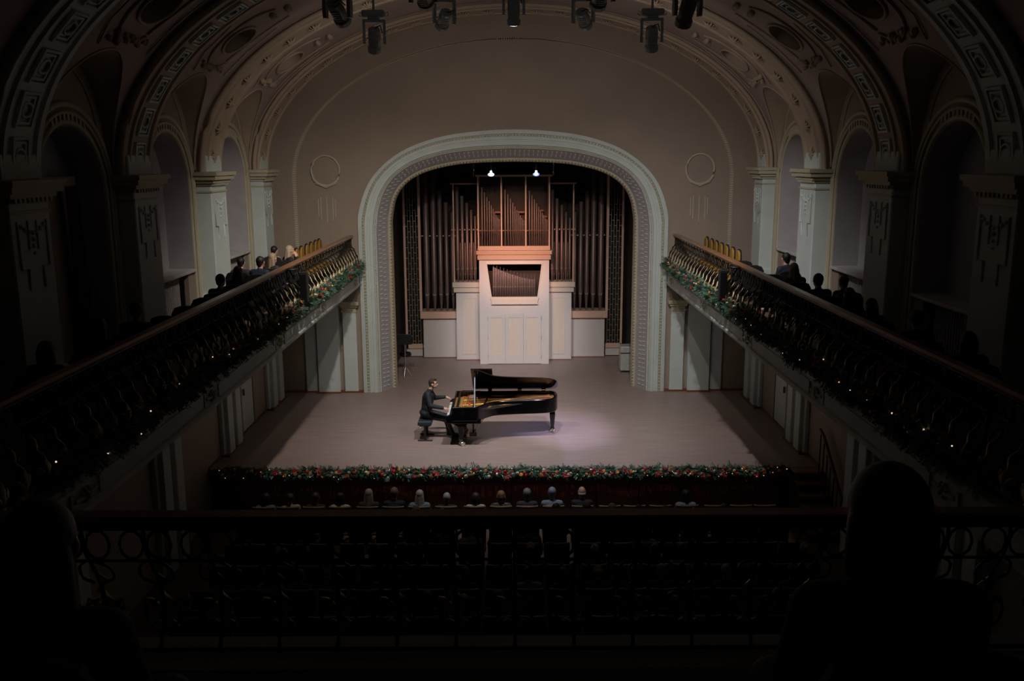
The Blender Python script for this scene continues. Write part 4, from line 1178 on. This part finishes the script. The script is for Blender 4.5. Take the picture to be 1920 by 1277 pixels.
FRONT = [
    (-5.08, 1.18, 'bob', BLK, (.16, .17, .19), .0, 'spectator with dark bobbed hair and grey top at the end of the front row'),
    (-4.59, 1.17, 'updo', BRN, (.42, .36, .24), .5, 'spectator with pinned-up hair and beige top in the front row'),
    (-4.06, 1.19, 'short', (.08, .045, .028), (.03, .02, .02), 0, 'short brown-haired spectator in dark clothes beside the beige top'),
    (-3.56, 1.18, 'bob', BLK, (.60, .56, .55), 0, 'spectator with black bobbed hair and white top in the front row'),
    (-2.97, 1.26, 'long', (.42, .35, .28), (.03, .028, .024), 0, 'spectator with long wavy ash-blond hair over dark clothes'),
    (-2.45, 1.29, 'short', (.22, .135, .09), BLK, 0, 'brown-haired spectator in black between two with long fair hair'),
    (-1.93, 1.235, 'long', (.52, .45, .39), (.20, .27, .35), 0, 'spectator with long straight blond hair and denim-blue top'),
    (-1.38, 1.17, 'short', (.46, .43, .38), BLK, 0, 'spectator with short pale grey hair and black top'),
    (-.79, 1.17, 'bob', (.05, .025, .018), (.52, .47, .46), 0, 'spectator with dark brown hair and wide white top'),
    (-.27, 1.21, 'bob', (.28, .15, .08), (.05, .05, .055), 0, 'auburn-haired spectator in a dark sweater with white piping'),
    (.26, 1.26, 'short', (.26, .25, .26), (.03, .032, .036), 0, 'grey-haired spectator in a dark suit in the front row'),
    (.77, 1.28, 'short', (.30, .34, .40), (.24, .29, .34), 0, 'grey-haired spectator in a grey-blue shirt in the front row'),
    (1.38, 1.29, 'bald', WHT, BLK, 0, 'balding white-haired spectator in a black jacket'),
    (3.50, 1.21, 'bob', BLK, (.34, .42, .52), 0, 'black-haired spectator in a pale blue shirt between empty chairs'),
]
for x, h, hs, hcol, tc, rz, lab in FRONT:
    p = person(lab, (x, YROW[0] + .245, ZF), hs, hcol, tc, rz * .6, scale=h / 1.285)
    if 'piping' in lab:
        MB().tube([(-.23, -.05, .90), (-.15, -.08, 1.015), (-.07, -.10, 1.035)], .008, 5).build('piping', 'label_white', p)
        MB().tube([(.23, -.05, .90), (.15, -.08, 1.015), (.07, -.10, 1.035)], .008, 5).build('piping', 'label_white', p)
HS = [('short', 'short dark hair', BLK), ('bob', 'bobbed brown hair', BRN), ('long', 'long dark hair', (.03, .018, .012)), ('updo', 'blond pinned-up hair', BLO), ('short', 'short grey hair', GRY)]
TS = [('black', BLK), ('dark', (.03, .028, .03)), ('navy', NAV), ('brown', (.06, .035, .02)), ('light grey', (.35, .36, .38)), ('green', (.02, .06, .04))]
r2 = random.Random(5)
for r in range(1, 6):
    seats = [x for x in CX if r2.random() < (.62 if r < 3 else .5)]
    for x in seats:
        hs = HS[r2.choice([0, 0, 1, 1, 2, 2, 3, 4])]; tc = TS[r2.choice([0, 0, 1, 1, 2, 3, 4, 5])]
        lab = 'spectator, %s, %s top, %s seat from the stage stairs, %s stalls row' % (hs[1], tc[0], NTH[len(CX) - 1 - CX.index(x)], ORD[r])
        person(lab, (x + r2.uniform(-.03, .03), YROW[r] + .25, ZF), hs[0], hs[2], tc[1], r2.uniform(-.08, .08), scale=r2.uniform(.92, 1.0), group='spectators in the %s row of the stalls' % ORD[r])

# --- balcony seats and spectators
def black_seat():
    se = MB().cbox(-.25, .25, .0, .48, .29, .38, .03).mesh('seat', 'seat_black')
    bk = MB()
    pr = [(-.25, .42), (.25, .42), (.25, .86), (.20, .95), (.10, .985), (-.10, .985), (-.20, .95), (-.25, .86)]
    bk.loft([[(x, -.02, z) for x, z in pr], [(x * 1.02, -.05, z) for x, z in pr], [(x * .97, -.09, z * .995) for x, z in pr]])
    lg = MB().tube([(0, 0, 0), (0, 0, .30)], .016, 6)
    return se, bk.mesh('backrest', 'seat_black'), lg.mesh('leg', 'iron')
BST = black_seat()
def bseat(x, y, label, group):
    t = thing('balcony_seat', label, 'seat', (x, y - .225, ZG + .002), 0, group)
    put('seat', BST[0], t); put('backrest', BST[1], t)
    for sx in (-.2, .2):
        for sy in (.04, .42): put('leg', BST[2], t, (sx, sy, 0))
LEFT = [
    (-5.3, 10.07, 4.75, 'bob', BLK, BLK, 0, 'lap', 'dark spectator with bobbed hair on the left balcony, farthest from the stage'),
    (-5.3, 11.42, 4.78, 'long', BLK, (.03, .02, .02), 0, 'lap', 'long-haired spectator in dark top near the left balcony curtain'),
    (-5.3, 12.59, 4.80, 'short', BLK, (.11, .035, .018), 0, 'lap', 'short-haired spectator in a rust-brown top on the left balcony'),
    (-5.3, 16.32, 4.73, 'short', BLK, (.15, .15, .15), -.2, 'lap', 'short-haired spectator in a grey hooded top on the left balcony'),
    (-5.3, 17.38, 4.75, 'long', (.035, .018, .012), BLK, 0, 'lap', 'spectator with long dark brown hair on the left balcony'),
    (-5.86, 19.46, 4.70, 'short', BLK, (.03, .03, .032), 0, 'lap', 'dark-haired spectator in black beside the left balcony pier'),
    (-5.3, 18.98, 4.77, 'short', (.025, .015, .012), NAV, -.3, 'lap', 'short-haired spectator in a navy jacket on the left balcony'),
    (-5.3, 19.96, 4.74, 'long', BLO, (.03, .026, .024), -.5, 'lap', 'blond spectator in black seen from behind on the left balcony'),
    (-5.92, 22.5, 4.66, 'short', BLK, (.45, .52, .62), -.5, 'lap', 'dark-haired spectator in a pale blue shirt on the left balcony'),
    (-5.3, 21.53, 4.76, 'long', (.46, .36, .25), BLK, -.95, 'chin', 'blond spectator resting chin on hand beside the mustard chairs'),
]
RIGHT = [
    (5.75, 19.1, 4.78, 'short', BLK, NAV, .3, 'lap', 'short-haired spectator in a navy top on the right balcony'),
    (5.4, 17.4, 4.76, 'long', (.20, .14, .085), BLK, 0, 'lap', 'light-haired spectator in black on the right balcony'),
    (5.3, 15.68, 4.77, 'short', BLK, (.02, .02, .022), .1, 'lap', 'broad dark-haired spectator in black on the right balcony'),
    (5.88, 16.05, 4.68, 'short', BLK, (.03, .025, .02), .2, 'lap', 'short-haired spectator near the radiator on the right balcony'),
    (5.3, 14.19, 4.73, 'long', BLK, BLK, 0, 'lap', 'spectator with thick long black hair on the right balcony'),
    (5.3, 13.29, 4.70, 'long', (.06, .03, .02), BLK, .1, 'lap', 'spectator with long brown hair on the right balcony'),
    (5.3, 11.77, 4.77, 'short', BLK, (.02, .018, .018), 0, 'lap', 'unlit short-haired spectator on the right balcony'),
    (5.3, 10.38, 4.75, 'bob', BLK, BLK, 0, 'lap', 'unlit spectator with bobbed hair at the near end of the right balcony'),
]
for lst, side in ((LEFT, 'left'), (RIGHT, 'right')):
    for x, y, zt, hs, hcol, tc, rz, pose, lab in lst:
        p = person(lab, (x, y, ZG + .002), hs, hcol, tc, rz, pose, (zt - ZG) / 1.287)
        bseat(x, y - .05, 'black seat under the ' + ' '.join(lab.split(' on the ')[0].split()[:9]) + ', %s balcony' % side, 'occupied seats on the %s balcony' % side)
    for y, wh in (((13.65, 'behind the two other empty ones'), (14.6, 'between two empty seats'), (15.5, 'right behind the grey hooded top')) if side == 'left' else ((20.8, 'next to the mustard chairs'), (19.9, 'between two empty seats'), (18.3, 'in front of the light-haired spectator'))):
        bseat(-5.3 if side == 'left' else 5.25, y + .2, 'empty black upholstered seat on the %s balcony, %s' % (side, wh), 'empty black seats on the %s balcony' % side)

# --- mustard chairs by the stage wall
def mustard_chair():
    se = MB().cbox(-.22, .22, -.02, .40, .40, .47, .03).mesh('seat', 'mustard')
    def oval(k): return [(k * .205 * math.copysign(abs(math.cos(a)) ** .7, math.cos(a)), .82 + k * .33 * math.copysign(abs(math.sin(a)) ** .7, math.sin(a))) for a in [2 * PI * j / 22 for j in range(22)]]
    pad = MB().loft([[(x, -.005, z) for x, z in oval(.9)], [(x, .025, z) for x, z in oval(.86)], [(x, .035, z) for x, z in oval(.6)]])
    fr = MB().loft([[(x, -.045, z) for x, z in oval(.96)], [(x, -.02, z) for x, z in oval(1.0)], [(x, -.004, z) for x, z in oval(.97)]])
    lg = MB().tube([(0, 0, 0), (0, 0, .42)], .014, 6)
    return se, pad.mesh('backrest_pad', 'mustard'), fr.mesh('backrest', 'seat_black'), lg.mesh('leg', 'iron')
MC = mustard_chair()
for s, side, ys_ in ((-1, 'left', (22.74, 23.27, 23.89, 24.42, 24.97, 25.45)), (1, 'right', (25.50, 24.85, 24.25, 23.66, 23.06, 22.44, 21.82))):
    for y in ys_:
        t = thing('mustard_chair', 'mustard-yellow oval-backed chair on the %s balcony, %s from the stage wall' % (side, NTH[sorted(ys_, reverse=True).index(y)]), 'chair', (s * 5.42, y, ZG + .002), -s * -PI / 2, 'mustard chairs on the %s balcony' % side)
        put('seat', MC[0], t); b = put('backrest', MC[2], t); put('backrest_pad', MC[1], b)
        for sx in (-.18, .18):
            for sy in (.02, .36): put('leg', MC[3], t, (sx, sy, 0))
# --- two spectators on the raked rear balcony, close to the camera
ZT = ZG + .44 * 3 + .002
person('unlit long-haired spectator on the raked rear balcony, left of the aisle', (-1.10, 1.98, ZT), 'long', BLK, BLK, .0, scale=.94)
person('unlit bob-haired spectator on the raked rear balcony, right of the aisle', (.86, 1.98, ZT), 'bob', BLK, BLK, .0, scale=1.0)
for x, y, wh in ((-1.10, 1.98, 'long-haired'), (.86, 1.98, 'bob-haired')):
    t = thing('balcony_seat', 'black seat under the unlit %s spectator on the rear balcony' % wh, 'seat', (x, y - .24, ZT), 0, 'occupied seats on the rear balcony')
    put('seat', BST[0], t); put('backrest', BST[1], t)
    for sx in (-.2, .2):
        for sy in (.04, .42): put('leg', BST[2], t, (sx, sy, 0))

# ================================================================== GARLANDS
def foliage(pts, rx, rz, per_m, length, rg, flat_n=6):
    """fir sprays scattered round a line; returns two builders (fir, leafy)."""
    fir, leaf = MB(), MB()
    L = sum(math.dist(a, b) for a, b in zip(pts, pts[1:])); N = int(L * per_m)
    line = resample(pts, 400)
    for i in range(N):
        p = Vector(line[rg.randrange(400)])
        a = rg.uniform(0, 2 * PI)
        t = (Vector(line[-1]) - Vector(line[0])).normalized()
        e1 = Vector((0, 0, 1)); e2 = t.cross(e1).normalized()
        d = (e2 * math.cos(a) * 1.0 + e1 * (math.sin(a) * .6 - .15) + t * rg.uniform(-1.1, 1.1)).normalized()
        q = p + e2 * math.cos(a) * rx * rg.uniform(.1, .75) + e1 * math.sin(a) * rz * rg.uniform(.1, .75)
        l = length * rg.uniform(.6, 1.25); tip = q + d * l
        sd = d.cross(Vector((rg.uniform(-1, 1), rg.uniform(-1, 1), rg.uniform(-1, 1)))).normalized()
        if rg.random() < .78:
            vs, fs = [], []
            for k in range(flat_n):
                f = .12 + .85 * k / flat_n
                for s in (-1, 1):
                    c = q + d * l * f; nl = l * .42 * (1 - .45 * f)
                    e = c + (sd * s * .8 + d * .7).normalized() * nl
                    w_ = d * .006
                    o = len(vs); vs += [c - w_, c + w_, e]; fs.append((o, o + 1, o + 2))
            o = len(vs); w_ = sd * .004; vs += [q - w_, q + w_, tip]; fs.append((o, o + 1, o + 2))
            fir.add(vs, fs)
        else:
            vs, fs = [], []
            for k in range(4):
                c = q + d * l * (.25 + .22 * k)
                for s in (-1, 1):
                    x = (sd * s + d * .5).normalized(); y = x.cross(d).normalized() * .3 + d * .7
                    r_ = .020
                    o = len(vs); vs += [c, c + x * r_ * 1.2 + y * r_, c + x * r_ * 2.4, c + x * r_ * 1.2 - y * r_]; fs.append((o, o + 1, o + 2, o + 3))
            leaf.add(vs, fs)
    return fir, leaf
def ornament_meshes():
    d = {}
    def bau(name, mat, r):
        b = MB().ball((0, 0, 0), r, 12, 8).lathe([(.010, r - .004), (.010, r + .010)], 6); return b.mesh(name, mat)
    d['silver'] = bau('bauble', 'bauble_silver', .042); d['cream'] = bau('bauble', 'bauble_cream', .040); d['pearl'] = bau('bauble', 'bauble_silver', .020); d['red'] = bau('bauble', 'bauble_red', .038)
    b = MB()
    for k in range(7):
        a = 2 * PI * k / 7
        b.loft([[(0, 0, .0)] * 3, [(.05 * math.cos(a + e), .05 * math.sin(a + e), .02 + .006 * (e == 0)) for e in (-.4, 0, .4)], [(.095 * math.cos(a), .095 * math.sin(a), .0)] * 3], closed=False)
    b.ball((0, 0, .015), .014, 6, 4); d['bloom'] = b.mesh('red_bloom', 'bloom_red')
    b = MB()
    for k in range(9): b.ball((rnd.uniform(-.04, .04), rnd.uniform(-.04, .04), rnd.uniform(-.03, .03)), .015, 6, 4)
    d['berry'] = b.mesh('berry_cluster', 'berry')
    b = MB().lathe([(.001, -.006), (.040, -.006), (.043, 0), (.040, .006), (.001, .006)], 12)
    for k in range(6):
        a = PI * k / 3; b.box(-.002, .002, -.002, .002, .006, .008)
    d['orange'] = b.mesh('orange_slice', 'orange_slice')
    b = MB()
    for k in range(3): b.tube([(-.07, .016 * k - .016, .004 * (k % 2)), (.07, .016 * k - .016 + .008, 0)], .009, 6)
    d['cinnamon'] = b.mesh('cinnamon_bundle', 'cinnamon')
    b = MB()
    for k in range(5):
        z = -.04 + .02 * k; r_ = .03 - .004 * k
        for j in range(7):
            a = 2 * PI * (j + .5 * (k % 2)) / 7; b.ball((r_ * math.cos(a), r_ * math.sin(a), z), .012, 5, 3)
    d['cone'] = b.mesh('pine_cone', 'cinnamon')
    d['light'] = MB().ball((0, 0, 0), .009, 6, 4).mesh('fairy_light', 'fairy')
    return d
ORN = ornament_meshes()
def garland(label, pts, rx, rz, per_m, length, seed, mix, front):
    rg = random.Random(seed)
    g = thing('garland', label, 'garland', pts[0], 0)
    o0 = Vector(pts[0]); loc = [tuple(Vector(p) - o0) for p in pts]
    fir, leaf = foliage(loc, rx, rz, per_m, length, rg)
    tag(fir.build('fir_sprays', 'fir', g), kind='stuff'); tag(leaf.build('leaf_sprays', 'eucalyptus', g), kind='stuff')
    MB().tube(resample(loc, 40), min(rx, rz) * .35, 6).build('core', 'fir', g)
    line = resample(loc, 500)
    for kind, n in mix:
        for k in range(n):
            p = Vector(line[int((k + rg.uniform(.1, .9)) / n * 499)])
            a = rg.uniform(.0, 1.25) if kind != 'light' else rg.uniform(-.3, 1.5)
            q = p + Vector(front) * math.cos(a) * rx * .95 + Vector((0, 0, 1)) * (math.sin(a) * 1.5 - .55) * rz * .85
            o = put(ORN[kind].name.split('.')[0], ORN[kind], g, q, (rg.uniform(.6, 1.4) if front[1] else rg.uniform(-.4, .4), rg.uniform(.6, 1.4) * front[0] if front[0] else rg.uniform(-.4, .4), rg.uniform(-.6, .6)))
            sc_ = rg.uniform(.8, 1.2); o.scale = (sc_, sc_, sc_)
    return g
gp = [(-6.55, SF - .13, -.03)] + [(-6.5 + .25 * k, SF - .13 + .02 * math.sin(k), -.03 + .02 * math.sin(k * 1.7)) for k in range(1, 50)] + [(6.02, SF - .13, -.03)]
garland('festive fir garland with baubles, oranges and lights along the stage front', gp, .17, .10, 330, .13, 3,
        (('silver', 22), ('cream', 20), ('pearl', 44), ('red', 30), ('bloom', 24), ('berry', 22), ('orange', 46), ('cinnamon', 16), ('cone', 18), ('light', 80)), (0, -1, 0))
for s, side in ((-1, 'left'), (1, 'right')):
    yy = [YB - .30 - .3 * k for k in range(60)]
    pts = [(s * (4.37 + .015 * math.sin(k * 1.3)), y, 3.80 + .03 * math.sin(k * .9)) for k, y in enumerate(yy)]
    garland('fir garland with orange slices and red baubles along the %s balcony ledge' % side, pts, .13, .18, 270, .14, 20 + s,
            (('red', 9), ('orange', 34), ('cone', 16), ('bloom', 10), ('cream', 8), ('berry', 12), ('light', 26)), (-s, 0, 0))
